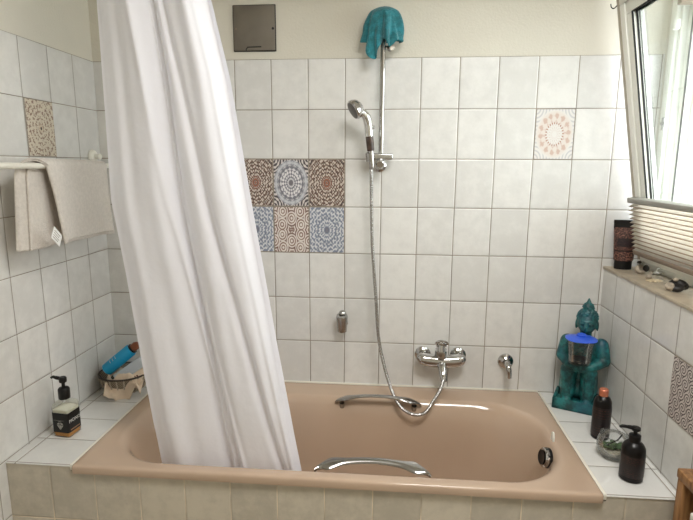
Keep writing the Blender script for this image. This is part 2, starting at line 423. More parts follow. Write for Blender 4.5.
# sash coordinates: n (outwards), y, h (up the tilted plane)
SA = radians(10.08)
SM = Matrix.Translation((1.603, 0, 1.162)) @ Matrix.Rotation(-SA, 4, 'Y')
SY0, SY1, SH = -.082, -1.01, .985
def sash_frame(bm, inset, w, n0, n1, bev=.003): ring_frame(bm, SY0 - inset, SY1 + inset, inset, SH - inset, w, n0, n1, bev, SM)
b = bm_new(); sash_frame(b, 0, .05, 0, .02, .004); sash_frame(b, .012, .05, .012, .055); obj('sash', b, 'pvc', win)
sash = [o for o in COL.objects if o.name == 'sash'][0]
b = bm_new(); sash_frame(b, .0455, .045, .006, .05, .005); obj('glazing_bead', b, 'pvc', win)
b = bm_new(); sash_frame(b, .0885, .006, .020, .026, .001); sash_frame(b, .0885, .003, .0055, .012, .001); sash_frame(b, .0885, .004, .030, .034, .001); obj('gasket', b, 'darkhole', win)
b = bm_new(); add_box(b, .026, .030, SY1 + .09, SY0 - .09, .09, SH - .09, 0, 2, SM); obj('pane', b, 'glass', win)
b = bm_new(); add_box(b, -.0015, .001, SY0 - .016, SY0 + .0015, .005, SH - .005, 0, 2, SM); add_box(b, .0, .02, SY0 + .0005, SY0 + .003, .02, SH - .01, 0, 2, SM); obj('sash_edge_shade', b, 'pvc_shade', win)  # brown-grey strip paints the shade along the far edge of the sash
b = bm_new()   # the scissor stay between the sash top and the frame
add_box(b, 1.50, 1.66, -.30, -.285, 2.135, 2.15, .002); add_box(b, 1.60, 1.66, -.20, -.17, 2.06, 2.14, .003)
obj('stay_arm', b, 'alu_brown', win)
b = bm_new(); add_lathe(b, [(.0, 0), (.011, 0), (.012, .03), (.006, .034), (0, .034)], (1.64, -.10, 2.0), (0, 0, 1), 16); obj('hinge_cap', b, 'white_plastic', win)
# little wire hook clipped on the far edge of the sash
hk = smooth_path([SM @ Vector((-.002, SY0 - .002, .94)), SM @ Vector((-.008, SY0 + .012, .935)), SM @ Vector((-.012, SY0 + .022, .943)), SM @ Vector((-.012, SY0 + .024, .955))], 5)
b = bm_new(); add_tube(b, hk, .0018, 8); tag(obj('wire_hook', b, 'darkhole', origin=hk[0]), 'tiny dark wire hook clipped on the upper left edge of the open window', 'hook')

# pleated blind clipped on the sash
pb = thing('pleated_blind', 'cream pleated window blind drawn over the lower part of the tilted window', 'blind', SM @ Vector((-.03, SY0 - .02, .04)))
PI_ = Matrix.Translation(-pb.location)
BH0, BH1, BY0, BY1 = .048, .232, SY0 - .030, SY1 + .01
b = bm_new(); NP = 12
def pleat(u, v):
    k = v * NP * 2; i = int(round(k)); n = -.012 if i % 2 else -.032
    return PI_ @ SM @ Vector((n, BY0 + (BY1 - BY0) * u + (.004 if i % 2 else 0) * (1 - u), BH0 + (BH1 - BH0) * v))
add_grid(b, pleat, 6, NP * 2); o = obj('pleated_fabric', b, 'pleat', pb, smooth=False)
o.modifiers.new('s', 'SOLIDIFY').thickness = .0008
b = bm_new(); add_box(b, -.036, -.006, BY1, BY0, BH1, BH1 + .019, .003, 2, PI_ @ SM); obj('top_rail', b, 'alu', pb)
b = bm_new(); add_box(b, -.034, -.006, BY1, BY0 - .006, BH0 - .014, BH0, .003, 2, PI_ @ SM); obj('bottom_rail', b, 'alu_brown', pb)

# outdoors beyond the open window
b = bm_new(); add_box(b, 6, 6.4, 5.6, 11, -3, 4.6); 
hs = tag(obj('neighbouring_house', b, 'house', origin=(6.2, 8.3, -3)), 'grey-blue house wall seen outside through the window', 'building')
b = bm_new(); add_tube(b, smooth_path([(5.95, 9.2, 4.0), (5.95, 8.5, 2.6), (5.95, 8.25, 1.95), (5.95, 8.0, 1.75), (5.95, 7.4, 1.68), (5.95, 6.4, 1.75)], 8), .018, 8)
tag(obj('overhead_cable', b, 'darkhole', origin=(5.95, 8.0, 1.75)), 'dark sagging cable outside in front of the grey-blue house wall', 'cable')

# ------------------------------------------------------------------ bath surround
su = thing('bath_surround', 'tiled bath surround with apron and two ledges round the beige tub', 'bath surround', (.46, -.35, 0))
O = Vector((.46, -.35, 0))
def loc(bm): bmesh.ops.translate(bm, vec=-O, verts=bm.verts[:]); return bm
b = bm_new(); add_box(b, XL, XR, YF, YF + .02, 0, .541); add_box(b, XL, -.376, YF, YF + .02, .541, .5555); add_box(b, 1.296, XR, YF, YF + .02, .541, .5555); obj('apron', loc(b), 'tile_apron', su, smooth=False)
b = bm_new(); add_box(b, XL, -.374, YF - .003, 0, .5555, ZP, .0015); obj('ledge', loc(b), 'tile_ledge', su, smooth=False)
b = bm_new(); add_box(b, 1.294, XR, YF - .003, 0, .5555, ZP, .0015); obj('ledge', loc(b), 'tile_ledge', su, smooth=False)
b = bm_new(); add_box(b, -.376, -.365, YF - .003, 0, .545, ZP + .004, .003); obj('sealant_strip', loc(b), 'silicone', su)
b = bm_new(); add_box(b, 1.285, 1.296, YF - .003, 0, .545, ZP + .004, .003); obj('sealant_strip', loc(b), 'silicone', su)
b = bm_new(); add_box(b, -.365, 1.285, -.007, 0, .56, ZP + .013, .003); obj('sealant_strip', loc(b), 'silicone', su)

# ------------------------------------------------------------------ bathtub
tub = thing('bathtub', 'beige enamel bathtub with sloping backrest end set in the tiled surround', 'bathtub', (.46, -.36, .145))
TO = Vector((.46, -.36, .145))
def rrect(x0, x1, y0, y1, r, z, na=12, ns=14):
    pts = []
    for cx, cy, a0 in ((x1 - r, y1 - r, 0), (x0 + r, y1 - r, pi / 2), (x0 + r, y0 + r, pi), (x1 - r, y0 + r, 3 * pi / 2)):
        for k in range(na + 1): a = a0 + pi / 2 * k / na; pts.append(Vector((cx + r * cos(a), cy + r * sin(a), z)))
        a = a0 + pi / 2
        nx, ny, na0 = {0: (x0 + r, y1 - r, pi / 2), 1: (x0 + r, y0 + r, pi), 2: (x1 - r, y0 + r, 3 * pi / 2), 3: (x1 - r, y1 - r, 0)}[int(round(a0 / (pi / 2)))]
        p = pts[-1].copy(); q = Vector((nx + r * cos(na0), ny + r * sin(na0), z))
        for k in range(1, ns): pts.append(p.lerp(q, k / ns))
    return pts
rings = [(-.364, 1.284, -.7215, -.008, .008, .541), (-.364, 1.284, -.7225, -.008, .008, .548), (-.364, 1.284, -.7225, -.008, .008, .562), (-.362, 1.282, -.720, -.009, .008, .567), (-.358, 1.278, -.716, -.012, .008, .5690),
         (-.345, 1.265, -.705, -.03, .02, .5688),
         (-.315, 1.238, -.684, -.115, .20, .5665), (-.309, 1.232, -.678, -.122, .205, .5655), (-.302, 1.224, -.671, -.130, .21, .562), (-.294, 1.216, -.664, -.140, .215, .553), (-.286, 1.208, -.659, -.150, .22, .536),
         (-.270, 1.192, -.652, -.163, .22, .49), (-.235, 1.165, -.643, -.178, .21, .42), (-.185, 1.140, -.633, -.190, .20, .34), (-.120, 1.113, -.622, -.203, .19, .26), (-.060, 1.085, -.607, -.220, .18, .205),
         (-.015, 1.050, -.580, -.245, .16, .168), (.04, 1.0, -.545, -.285, .13, .150), (.12, .93, -.49, -.34, .07, .145)]
b = bm_new(); R_ = [[b.verts.new(p - TO) for p in rrect(*q)] for q in rings]
for a, c in zip(R_, R_[1:]):
    n = len(a)
    for k in range(n):
        try: b.faces.new((a[k], a[(k + 1) % n], c[(k + 1) % n], c[k]))
        except ValueError: pass
b.faces.new(R_[-1])
body = obj('tub_body', b, 'enamel', tub, angle=60, doubles=False)
# overflow cover on the right end wall and the drain
b = bm_new(); c0 = Vector((1.197, -.475, .535)); ax = Vector((-1, -.12, .18)).normalized()
add_lathe(b, [(.0, 0), (.026, 0), (.030, .003), (.033, .012), (.033, .020), (.029, .024), (.0, .0245)], c0 - TO, ax, 32, cap=False)
obj('overflow_cover', b, 'chrome', tub)
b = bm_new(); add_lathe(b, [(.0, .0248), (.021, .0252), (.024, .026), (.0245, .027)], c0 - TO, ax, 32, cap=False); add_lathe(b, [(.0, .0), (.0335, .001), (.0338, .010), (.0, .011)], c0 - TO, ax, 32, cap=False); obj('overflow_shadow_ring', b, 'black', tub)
b = bm_new(); add_lathe(b, [(0, .004), (.028, .004), (.033, .002), (.034, -.001)], Vector((.93, -.42, .148)) - TO, (0, 0, 1), 24); obj('drain', b, 'chrome', tub)
# the two arched grab handles
def grab(x0, x1, yw, ymid, z0, zm, sgn, tilt=.35, posts=True):
    b = bm_new(); N = 36; sec = []
    for i in range(N + 1):
        t = i / N; s = sin(pi * t) ** .55
        x = x0 + (x1 - x0) * t; y = yw + (ymid - yw) * s; z = z0 + (zm - z0) * s
        w = .0120 + (.011 if sgn else .010) * math.exp(-((min(t, 1 - t) - .13) / .085) ** 2) + .004 * abs(2 * t - 1)
        w *= min(1, (min(t, 1 - t) / .12) * .72 + .28)
        h = .0062
        ring = []
        for k in range(12):
            a = 2 * pi * k / 12
            ring.append(b.verts.new(Vector((x, y + cos(a) * w * .9, z + sin(a) * h + cos(a) * w * tilt * sgn)) - TO))
        sec.append(ring)
    for p, q in zip(sec, sec[1:]):
        for k in range(12): b.faces.new((p[k], p[(k + 1) % 12], q[(k + 1) % 12], q[k]))
    b.faces.new(sec[0][::-1]); b.faces.new(sec[-1])
    for xx in ((x0 + .03, x1 - .03) if posts else ()):
        add_tube(b, [Vector((xx, yw + (ymid - yw) * .3, z0 + .004)) - TO, Vector((xx, yw - (ymid - yw) * .15, z0 - .018)) - TO], .011, 12)
    return b
obj('grab_handle', grab(.412, .785, -.650, -.606, .552, .570, 1, .28, False), 'chrome_dark', tub)
obj('grab_handle', grab(.425, .782, -.150, -.172, .548, .594, 0, .36), 'chrome_dark', tub)
# small white plastic tab stuck above the overflow
b = bm_new()
prof = [(0, 0), (.010, .004), (.013, .018), (.012, .034), (.006, .048), (0, .05)]
pts = [(x, z) for x, z in prof] + [(-x, z) for x, z in prof[-2:0:-1]]
f0 = [b.verts.new(Vector((1.226, -.405 + x, .545 + z))) for x, z in pts]; f1 = [b.verts.new(Vector((1.231, -.405 + x, .545 + z))) for x, z in pts]
b.faces.new(f0); b.faces.new(f1[::-1])
for k in range(len(pts)): b.faces.new((f0[k], f0[(k + 1) % len(pts)], f1[(k + 1) % len(pts)], f1[k]))
tag(obj('plastic_tab', b, 'white_plastic', origin=(1.228, -.405, .545), smooth=False), 'small white leaf-shaped plastic tab on the tub rim above the round overflow', 'tab')

# ------------------------------------------------------------------ ornate tiles
def ornate_back(c, r, kind, label, group=None):
    x0 = TW * c; z1 = ZT - TH * r; b = bm_new(); e = .0015
    add_box(b, x0 + e, x0 + TW - e, -.0022, .0, z1 - TH + e, z1 - e)
    return tag(obj('ornate_tile', b, MO[kind], origin=(x0 + TW / 2, 0, z1 - TH), smooth=False), label, 'ornate tile', group)
MO = {k: ornate(k, 0) for k in ('brown', 'medallion', 'blue', 'petals', 'peach')}
MO['mosaic'] = ornate('mosaic', 1); MO['scroll'] = ornate('scroll', 1)
gp = 'ornate tiles set as a block of six on the back wall'
ornate_back(0, 2, 'brown', 'brown ornate tile with rust centre, upper left of the block of six', gp)
ornate_back(1, 2, 'medallion', 'wall tile with a large oval grey medallion, top middle of the block of six', gp)
ornate_back(2, 2, 'brown', 'brown ornate wall tile with rust centre, upper right of the block of six', gp)
ornate_back(0, 3, 'blue', 'blue-grey ornate wall tile partly covered by the shower curtain', gp)
ornate_back(1, 3, 'petals', 'brown and white curly petal wall tile, bottom middle of the block of six', gp)
ornate_back(2, 3, 'blue', 'blue-grey ornate wall tile fully visible, lower right of the block of six', gp)
ornate_back(8, 1, 'peach', 'pale wall tile with a faint peach mandala, alone beside the window')
b = bm_new(); add_box(b, XL, XL + .0022, -.4430, -.2960, ZT - 2 * TH + .0015, ZT - TH - .0015)
tag(obj('ornate_tile', b, MO['mosaic'], origin=(XL, -.37, ZT - 2 * TH), smooth=False), 'brown mosaic-patterned tile on the left wall above the towel', 'ornate tile')
b = bm_new(); add_box(b, XR - .0022, XR, -.7242, -.5772, ZT - 6 * TH + .0015, ZT - 5 * TH - .0015)
tag(obj('ornate_tile', b, MO['scroll'], origin=(XR, -.65, ZT - 6 * TH), smooth=False), 'dark brown scroll-patterned tile on the right wall below the window sill', 'ornate tile')

# ------------------------------------------------------------------ grey access panel
ap = thing('access_panel', 'square dark grey metal access panel on the plaster above the tiles', 'access panel', (.087, 0, 1.965))
b = bm_new(); add_box(b, -.087, .087, -.004, .003, 0, .176, .003); obj('panel_frame', b, plain('panel_edge', rgb(52, 48, 44), rough=.5, metal=.2), ap)
b = bm_new(); add_box(b, -.083, .083, -.009, -.002, .004, .172, .003); obj('cover', b, 'plate', ap)
b = bm_new(); add_tube(b, [(-.035, -.0098, .004), (-.028, -.0098, .016), (.028, -.0098, .017)], .0022, 8); obj('finger_notch', b, 'darkhole', ap)
b = bm_new(); add_lathe(b, [(0, .0005), (.005, .0005), (.006, -.002)], (.076, -.009, .085), (0, -1, 0), 12); obj('screw', b, 'darkhole', ap)
b = bm_new(); add_lathe(b, [(0, .0005), (.004, .0005), (.005, -.002)], (-.073, -.009, .085), (0, -1, 0), 12); obj('screw', b, 'alu_brown', ap)

# ------------------------------------------------------------------ shower rail, hand shower, hose
rail = thing('shower_rail', 'chrome vertical shower slide rail on the tiled back wall', 'shower rail', (.596, 0, 1.53))
RO = Vector(rail.location)
b = bm_new(); add_tube(b, [(.002, -.052, -.012), (.004, -.052, .535)], .0105, 16); obj('pole', b, 'chrome', rail)
b = bm_new(); add_lathe(b, [(0, 0), (.024, 0), (.025, .01), (.015, .016), (.012, .05), (.016, .058), (.014, .068), (0, .07)], (-.002, 0, -.012), (0, -1, 0), 24, cap=False); obj('lower_bracket', b, 'chrome', rail)
b = bm_new(); add_lathe(b, [(0, 0), (.02, 0), (.02, .01), (.013, .016), (.012, .06), (0, .062)], (.004, 0, .51), (0, -1, 0), 24, cap=False); obj('upper_bracket', b, 'chrome', rail); b = bm_new()
add_lathe(b, [(0, 0), (.013, 0), (.013, .025), (0, .027)], (.030, -.045, .432), (.3, -.9, 0), 16, cap=False); add_tube(b, [(.005, -.045, .435), (.032, -.045, .432)], .007, 10)
obj('end_hook', b, 'chrome', rail)
b = bm_new(); add_box(b, -.052, .050, -.072, -.036, .010, .036, .006, 3); add_lathe(b, [(0, 0), (.017, 0), (.018, .014), (.013, .02), (0, .02)], (.0, -.070, .0), (0, -.9, -.4), 20, cap=False)
add_lathe(b, [(.017, -.016), (.017, .016), (.012, .017), (.012, -.017), (.017, -.016)], (-.040, -.080, .022), (-.10, -.18, 1), 20, cap=False)
obj('slider', b, 'chrome_satin', rail)

hs_ = thing('hand_shower', 'chrome hand shower head tilted left in its slider holder', 'hand shower', (.560, -.082, 1.545))
b = bm_new(); add_tube(b, smooth_path([(.004, .0, -.035), (0, -.004, .02), (-.008, -.012, .09)], 6), [.0095 + .004 * k / 12 for k in range(13)], 18); obj('grip', b, 'chrome', hs_)
b = bm_new(); add_tube(b, [(-.0015, -.005, .030), (-.0045, -.009, .060), (-.0075, -.0122, .085)], [.0142, .0150, .0152], 18); obj('grip_inlay', b, plain('dark_grip', rgb(70, 54, 46), rough=.3, var=.5, vscale=50), hs_)
b = bm_new(); add_tube(b, smooth_path([(-.007, -.012, .085), (-.012, -.018, .130), (-.022, -.028, .160), (-.045, -.040, .178)], 6), [.0165] * 7 + [.0175] * 6 + [.016] * 4 + [.017] * 2, 20)
add_lathe(b, [(0, 0), (.007, 0), (.007, .008), (0, .009)], (.004, -.02, .118), (1, -.3, 0), 12, cap=False); obj('neck', b, plain('pale_chrome', (.78, .78, .76, 1), rough=.18, metal=1), hs_)
hax = Vector((-.78, -.36, -.52)).normalized(); hc = Vector((-.050, -.040, .190))
b = bm_new(); add_lathe(b, [(0, -.016), (.016, -.014), (.030, -.004), (.037, .010), (.038, .020), (.034, .026), (0, .026)], hc, hax, 32, cap=False); obj('spray_head', b, 'chrome', hs_)
b = bm_new(); add_lathe(b, [(0, .0275), (.027, .0275), (.032, .0262), (.033, .024)], hc, hax, 32, cap=False); obj('spray_plate', b, plain('grey_plate', rgb(84, 80, 74), rough=.35), hs_)

b = bm_new()
hp = [(.560, -.082, 1.512), (.562, -.080, 1.47), (.564, -.074, 1.36), (.568, -.075, 1.222), (.577, -.076, 1.098), (.588, -.080, .973), (.603, -.090, .801), (.641, -.125, .655), (.684, -.175, .570), (.735, -.200, .538), (.789, -.200, .541), (.826, -.175, .582), (.858, -.145, .626), (.874, -.115, .668)]
add_tube(b, smooth_path(hp, 10), .0068, 14)
hose = tag(obj('shower_hose', b, 'hose', origin=hp[10]), 'long flexible chrome shower hose looping from slider down to the bath mixer', 'hose')

# teal cloth hung over the top of the rail
def bumpf(a, c, w):
    d = (a - c + pi) % (2 * pi) - pi; return math.exp(-(d / w) ** 2)
def cloth_top():
    b = bm_new(); N, K = 96, 30; rows = []
    for j in range(K + 1):
        t = j / K; ring = []
        for i in range(N):
            a = 2 * pi * i / N
            L = .106 + .078 * bumpf(a, radians(-128), .46) + .020 * bumpf(a, radians(-10), .5) + .010 * bumpf(a, radians(180), .4) + .040 * bumpf(a, radians(-62), .26) + .02 * bumpf(a, radians(90), .5)
            Rm = .052 + .026 * bumpf(a, radians(-8), .6) + .022 * bumpf(a, radians(182), .5) + .010 * bumpf(a, radians(-132), .3) + .008 * bumpf(a, radians(-62), .22)
            Rm -= (.012 * bumpf(a, radians(-92), .12) + .010 * bumpf(a, radians(-36), .14) + .016 * bumpf(a, radians(-158), .12)) * t
            Rm -= .007 * sin(11 * a + 1.0) * t + .006 * sin(6 * a + 3 * t) * t
            s = 1 - math.exp(-4.5 * t); dome = .020 * min(1, t * 6) ** .5
            R = dome + (Rm - .020) * s * (1 if t > .02 else 0)
            R += noise.noise(Vector((cos(a) * 2.2, sin(a) * 2.2, t * 2.5 + 5))) * .022 * t
            x = cos(a) * R - .004 * t; y = sin(a) * R * .75
            z = -L * t ** 1.15 * 1.06 + noise.noise(Vector((cos(a) * 3, sin(a) * 3, 9.1))) * .008 * t
            ring.append(b.verts.new((x, min(y, .042), z)))
        rows.append(ring)
    for p, q in zip(rows, rows[1:]):
        for k in range(N): b.faces.new((p[k], p[(k + 1) % N], q[(k + 1) % N], q[k]))
    return b
tc = obj('face_cloth', cloth_top(), 'teal_cloth'); tc.location = (.602, -.055, 2.108)
m = tc.modifiers.new('s', 'SOLIDIFY'); m.thickness = .004; m.offset = 0
m = tc.modifiers.new('u', 'SUBSURF'); m.levels = m.render_levels = 1
tag(tc, 'teal face cloth draped over the top of the chrome shower rail', 'cloth')

# wall hand shower holder
wh = thing('wall_holder', 'small chrome wall bracket alone on the tiles left of the hose', 'wall bracket', (.444, 0, .845))
b = bm_new(); add_lathe(b, [(0, 0), (.017, 0), (.018, .005), (.012, .010), (.010, .03), (0, .03)], (0, 0, .004), (0, -1, 0), 20, cap=False); obj('wall_plate', b, 'chrome', wh)
b = bm_new(); add_lathe(b, [(.012, -.034), (.016, -.032), (.020, .024), (.018, .030), (.011, .030), (.011, -.034)], (0, -.038, .012), (0, -.2, 1), 20, cap=False); add_ball(b, (0, -.026, .040), .014); obj('holder_cup', b, 'chrome_satin', wh)

wh.scale = (1.25, 1.1, 1.22)

# ------------------------------------------------------------------ bath mixer
mx = thing('bath_mixer', 'chrome wall-mounted bath mixer tap with hose outlet over the tub', 'tap', (.865, 0, .715))
b = bm_new()
for sx in (-1, 1):
    b = bm_new()
    add_lathe(b, [(0, 0), (.034, 0), (.034, .006), (.026, .013), (.02, .016), (.02, .04), (0, .04)], (sx * .075, 0, .004), (0, -1, 0), 28, cap=False)
    obj('wall_rosette', b, 'chrome', mx)
b = bm_new()
NB = 24; secs = []
for i in range(NB + 1):
    t = i / NB * 2 - 1; x = t * .102; rr = .033 * (1 - abs(t) ** 5 * .5) - .002 * cos(t * pi) ; 
    if abs(t) > .97: rr *= .6
    secs.append([b.verts.new((x, -.052 + cos(a) * rr * .85, .004 - .012 * (1 - t * t) + sin(a) * rr * .88)) for a in [2 * pi * k / 20 for k in range(20)]])
for p, q in zip(secs, secs[1:]):
    for k in range(20): b.faces.new((p[k], p[(k + 1) % 20], q[(k + 1) % 20], q[k]))
b.faces.new(secs[0][::-1]); b.faces.new(secs[-1]); obj('mixer_body', b, 'chrome', mx)
b = bm_new(); add_lathe(b, [(.023, -.01), (.025, .0), (.025, .026), (.023, .032), (.015, .036), (0, .036)], (-.003, -.056, .018), (0, -.22, 1), 28, cap=False); obj('cartridge_cap', b, 'chrome_satin', mx)
b = bm_new()
lc = Vector((-.003, -.074, .078))   # looped lever seen end on
pts = [lc + Vector((cos(a) * .023, -.004 - .012 * sin(a) , sin(a) * .016)) for a in [2 * pi * k / 24 for k in range(25)]]
add_tube(b, pts, .0052, 10, cap=False); add_tube(b, [lc + Vector((0, .006, -.036)), lc + Vector((0, .010, -.010))], [.018, .014], 14); add_ball(b, lc + Vector((0, .004, -.003)), (.017, .007, .010))
obj('lever', b, 'chrome', mx)
b = bm_new(); add_tube(b, smooth_path([(0, -.060, -.010), (.002, -.085, -.022), (.005, -.110, -.046), (.007, -.120, -.068)], 6), [.021 - .006 * k / 18 for k in range(19)], 20, flat=(1, .7)); obj('spout', b, 'chrome', mx)
b = bm_new(); add_tube(b, [(.009, -.088, -.038), (.011, -.100, -.058), (.011, -.110, -.074)], [.009, .0095, .009], 16); obj('hose_nut', b, 'chrome_satin', mx)

# stop valve to the right
sv = thing('wall_spout', 'small round chrome valve with a short downturned lever right of the mixer', 'valve', (1.141, 0, .70))
b = bm_new(); add_lathe(b, [(0, 0), (.031, 0), (.033, .004), (.031, .010), (.02, .016), (.015, .02), (.014, .03), (0, .031)], (0, 0, 0), (0, -1, 0), 32, cap=False); obj('wall_rosette', b, 'chrome', sv)
b = bm_new(); add_tube(b, smooth_path([(0, -.02, .002), (0, -.045, -.002), (.004, -.060, -.020), (.007, -.062, -.052)], 5), [.012] * 6 + [.011] * 5 + [.0105, .010, .0095, .009, .009], 16); obj('lever', b, 'chrome', sv)

# ------------------------------------------------------------------ shower curtain
def lerp_tab(tab, z):
    if z >= tab[0][0]: a, c = tab[0], tab[1]
    elif z <= tab[-1][0]: a, c = tab[-2], tab[-1]
    else:
        for a, c in zip(tab, tab[1:]):
            if a[0] >= z >= c[0]: break
    t = (z - a[0]) / (c[0] - a[0]); return a[1] + (c[1] - a[1]) * t
LE = [(2.30, -.196), (1.966, -.206), (1.632, -.215), (1.412, -.220), (1.129, -.189), (.755, -.150), (.517, -.126), (.33, -.11)]
RE = [(2.30, .055), (1.959, .132), (1.766, .172), (1.372, .226), (.944, .290), (.519, .358), (.33, .385)]
def curtain(u, v):
    z = 2.30 + (.33 - 2.30) * v
    x0, x1 = lerp_tab(LE, z), lerp_tab(RE, z)
    s = u
    amp = .026 * (1 - .25 * v)
    w = 2 * pi
    y = amp * sin(w * (2.1 * s + .12 + .10 * v)) + .013 * sin(w * (4.1 * s + .35 - .3 * v)) * (1 - .4 * v) + .002 * sin(w * (9.5 * s + .6 * v)) * (1 - .6 * v)
    y += .010 * sin(w * (1.2 * s - .7 * v + .2)) * v
    # soft sharp ridge that runs diagonally towards the lower right
    for c0, c1, k, wd in ((.30, .58, .020, .030), (.58, .90, -.022, .026), (.42, .66, .012, .018), (.86, .96, .012, .02)):
        c = c0 + (c1 - c0) * v; d = (s - c) / wd; y -= k * math.exp(-d * d) * (.4 + .8 * v)
    y += noise.noise(Vector((s * 4, v * 7, 1.3))) * .008 * v + noise.noise(Vector((s * 12, v * 16, 4.3))) * .003 * v
    y0 = -.685 + (.085) * v ** .9
    y = max(y, -.05) if z > .6 else max(y, -.03)
    x = x0 + (x1 - x0) * s + .012 * sin(w * (2.1 * s + .40)) * (1 - abs(2 * s - 1))
    return Vector((x, y0 + y, z))
b = bm_new(); add_grid(b, curtain, 130, 120)
cu = thing('shower_curtain', 'white cloth shower curtain hanging into the left part of the tub', 'curtain', (-.06, -.685, 2.30))
cb = obj('curtain_cloth', b, 'curtain', angle=180); cb.parent = cu; cb.data.transform(Matrix.Translation(-Vector(cu.location)))
b = bm_new()
rr = [Vector(curtain(1.0, j / 90)) for j in range(91)]
add_grid(b, lambda u, v: Vector(curtain(1 - .035 * u, v)) + Vector((0, -.0022 if u in (0, 1) else -.0035, 0)), 3, 110)
hm = obj('side_hem', b, 'curtain', cu, angle=180); hm.data.transform(Matrix.Translation(-Vector(cu.location)))
b = bm_new(); add_tube(b, [(XL, -.685, 2.325), (1.66, -.685, 2.325)], .0125, 16)
tag(obj('curtain_rail', b, 'bar_white', origin=(XL, -.685, 2.325)), 'white rail above the bath that carries the shower curtain', 'rail')

# ------------------------------------------------------------------ towel bar and towel
tb = thing('towel_bar', 'white towel bar along the left wall', 'towel bar', (XL, -.09, 1.50))
b = bm_new(); add_tube(b, [(.107, .085, .013), (.107, -1.1, .013)], .0095, 16); obj('bar', b, 'bar_white', tb)
b = bm_new(); add_lathe(b, [(0, 0), (.022, 0), (.023, .006), (.014, .012), (0, .012)], (.107, .09, .013), (0, -1, 0), 24, cap=False); obj('end_flange', b, 'bar_white', tb)
b = bm_new(); add_tube(b, [(0, -1.0, .013), (.105, -1.0, .013)], .009, 12); obj('bar_arm', b, 'bar_white', tb)
wk = thing('wall_hook', 'small round white wall hook above the right end of the towel', 'hook', (XL, -.066, 1.550))
b = bm_new(); add_lathe(b, [(0, 0), (.027, 0), (.029, .006), (.024, .014), (.013, .018), (0, .018)], (0, 0, 0), (1, 0, 0), 28, cap=False); obj('rosette', b, 'bar_white', wk)
b = bm_new(); add_lathe(b, [(.012, .0), (.010, .012), (.013, .022), (.009, .026), (0, .026)], (.014, 0, 0), (1, 0, 0), 20, cap=False); obj('knob', b, 'bar_white', wk)

BX, BZ = XL + .107, 1.513
tw = thing('hand_towel', 'pale grey hand towel folded over the white towel bar', 'towel', (BX, -.4, BZ))
TWO = Vector(tw.location)
def towel(u, v, off=0.0, bx=0):
    # v 0..0.47 back flap upwards, .47-.53 over the bar, then the front flap downwards
    yb0, yb1 = -.635, -.20; yf0, yf1 = -.535, -.172
    R = .0125 + off
    if v < .46:
        t = v / .46; x = -R - .004 + .006 * sin(u * 9) * (1 - t); z = -.262 * (1 - t)
        y0 = yb0 - .028 * (1 - t); y1 = yb1
        s = t
        y = y0 + (y1 - y0) * u
        if t > .9: y += (.10 * (t - .9)) * (1 - u)
        z -= .006 * sin(u * 7) * (1 - t)
    elif v < .54:
        a = (v - .46) / .08 * pi; x = -cos(a) * R - .004 * (1 - (v - .46) / .08); z = sin(a) * (R + .006 * (1 - u)); k = (v - .46) / .08
        y0 = yb0 + .010 + (yf0 - yb0 - .010) * (k ** 1.0); y = y0 + (yb1 + (yf1 - yb1) * k - y0) * u
    else:
        t = (v - .54) / .46; x = R + .010 * t * (1 - u) + .009 * sin(u * 6 + 1) * t + .006 * sin(u * 11 + 2.2 * t) * (.3 + t); z = -(.258 + .010 * u) * t
        y0 = yf0 + .030 * t; y1 = yf1 + .004 * t
        y = y0 + (y1 - y0) * u + .004 * sin(t * 5) * (1 - u)
    return Vector((x, y - TWO.y, z))
b = bm_new(); add_grid(b, lambda u, v: towel(u, v), 40, 90); add_grid(b, lambda u, v: towel(.015 + u * .97, .03 + v * .955, .0055), 40, 90)
o = obj('towel_cloth', b, 'towel', tw, angle=180, doubles=False); m = o.modifiers.new('s', 'SOLIDIFY'); m.thickness = .0038; m.offset = 0
# thick folded edge on the front flap and the back flap
b = bm_new()
for off, r in ((0.003, .0062),):
    add_tube(b, smooth_path([towel(0, .54 + .46 * k / 10, off) + Vector((0, .003, 0)) for k in range(11)], 4), r, 10)
    add_tube(b, smooth_path([towel(0, .44 * k / 10, off) + Vector((0, .003, 0)) for k in range(11)], 4), r * .8, 10)
    add_tube(b, smooth_path([towel(.09, .44 * k / 10, -.006) + Vector((0, .003, 0)) for k in range(11)], 4), r * .7, 10)
obj('folded_edge', b, 'towel', tw, angle=180)
b = bm_new(); lt = towel(0, .965) + Vector((.016, -.060, .012))
mt = Matrix.Translation(lt) @ Matrix.Rotation(radians(8), 4, 'Z') @ Matrix.Rotation(radians(-38), 4, 'X')
add_box(b, -.0006, .0006, -.030, .030, -.021, .021, 0, 2, mt); obj('care_label', b, 'paper', tw, smooth=False)
b = bm_new(); 
for k in range(4): add_box(b, .0006, .0009, -.022, .018 - .004 * (k % 2), .010 - k * .0075, .012 - k * .0075, 0, 2, mt)
obj('label_print', b, 'alu', tw, smooth=False)
b = bm_new(); p0 = towel(.02, 0, .0) + Vector((.018, .20, .008))
for k in range(3): add_ball(b, p0 + Vector((.004, k * .013, .002 * k)), (.004, .009, .005), 10, 8)
obj('hanging_loop', b, 'paper', tw)

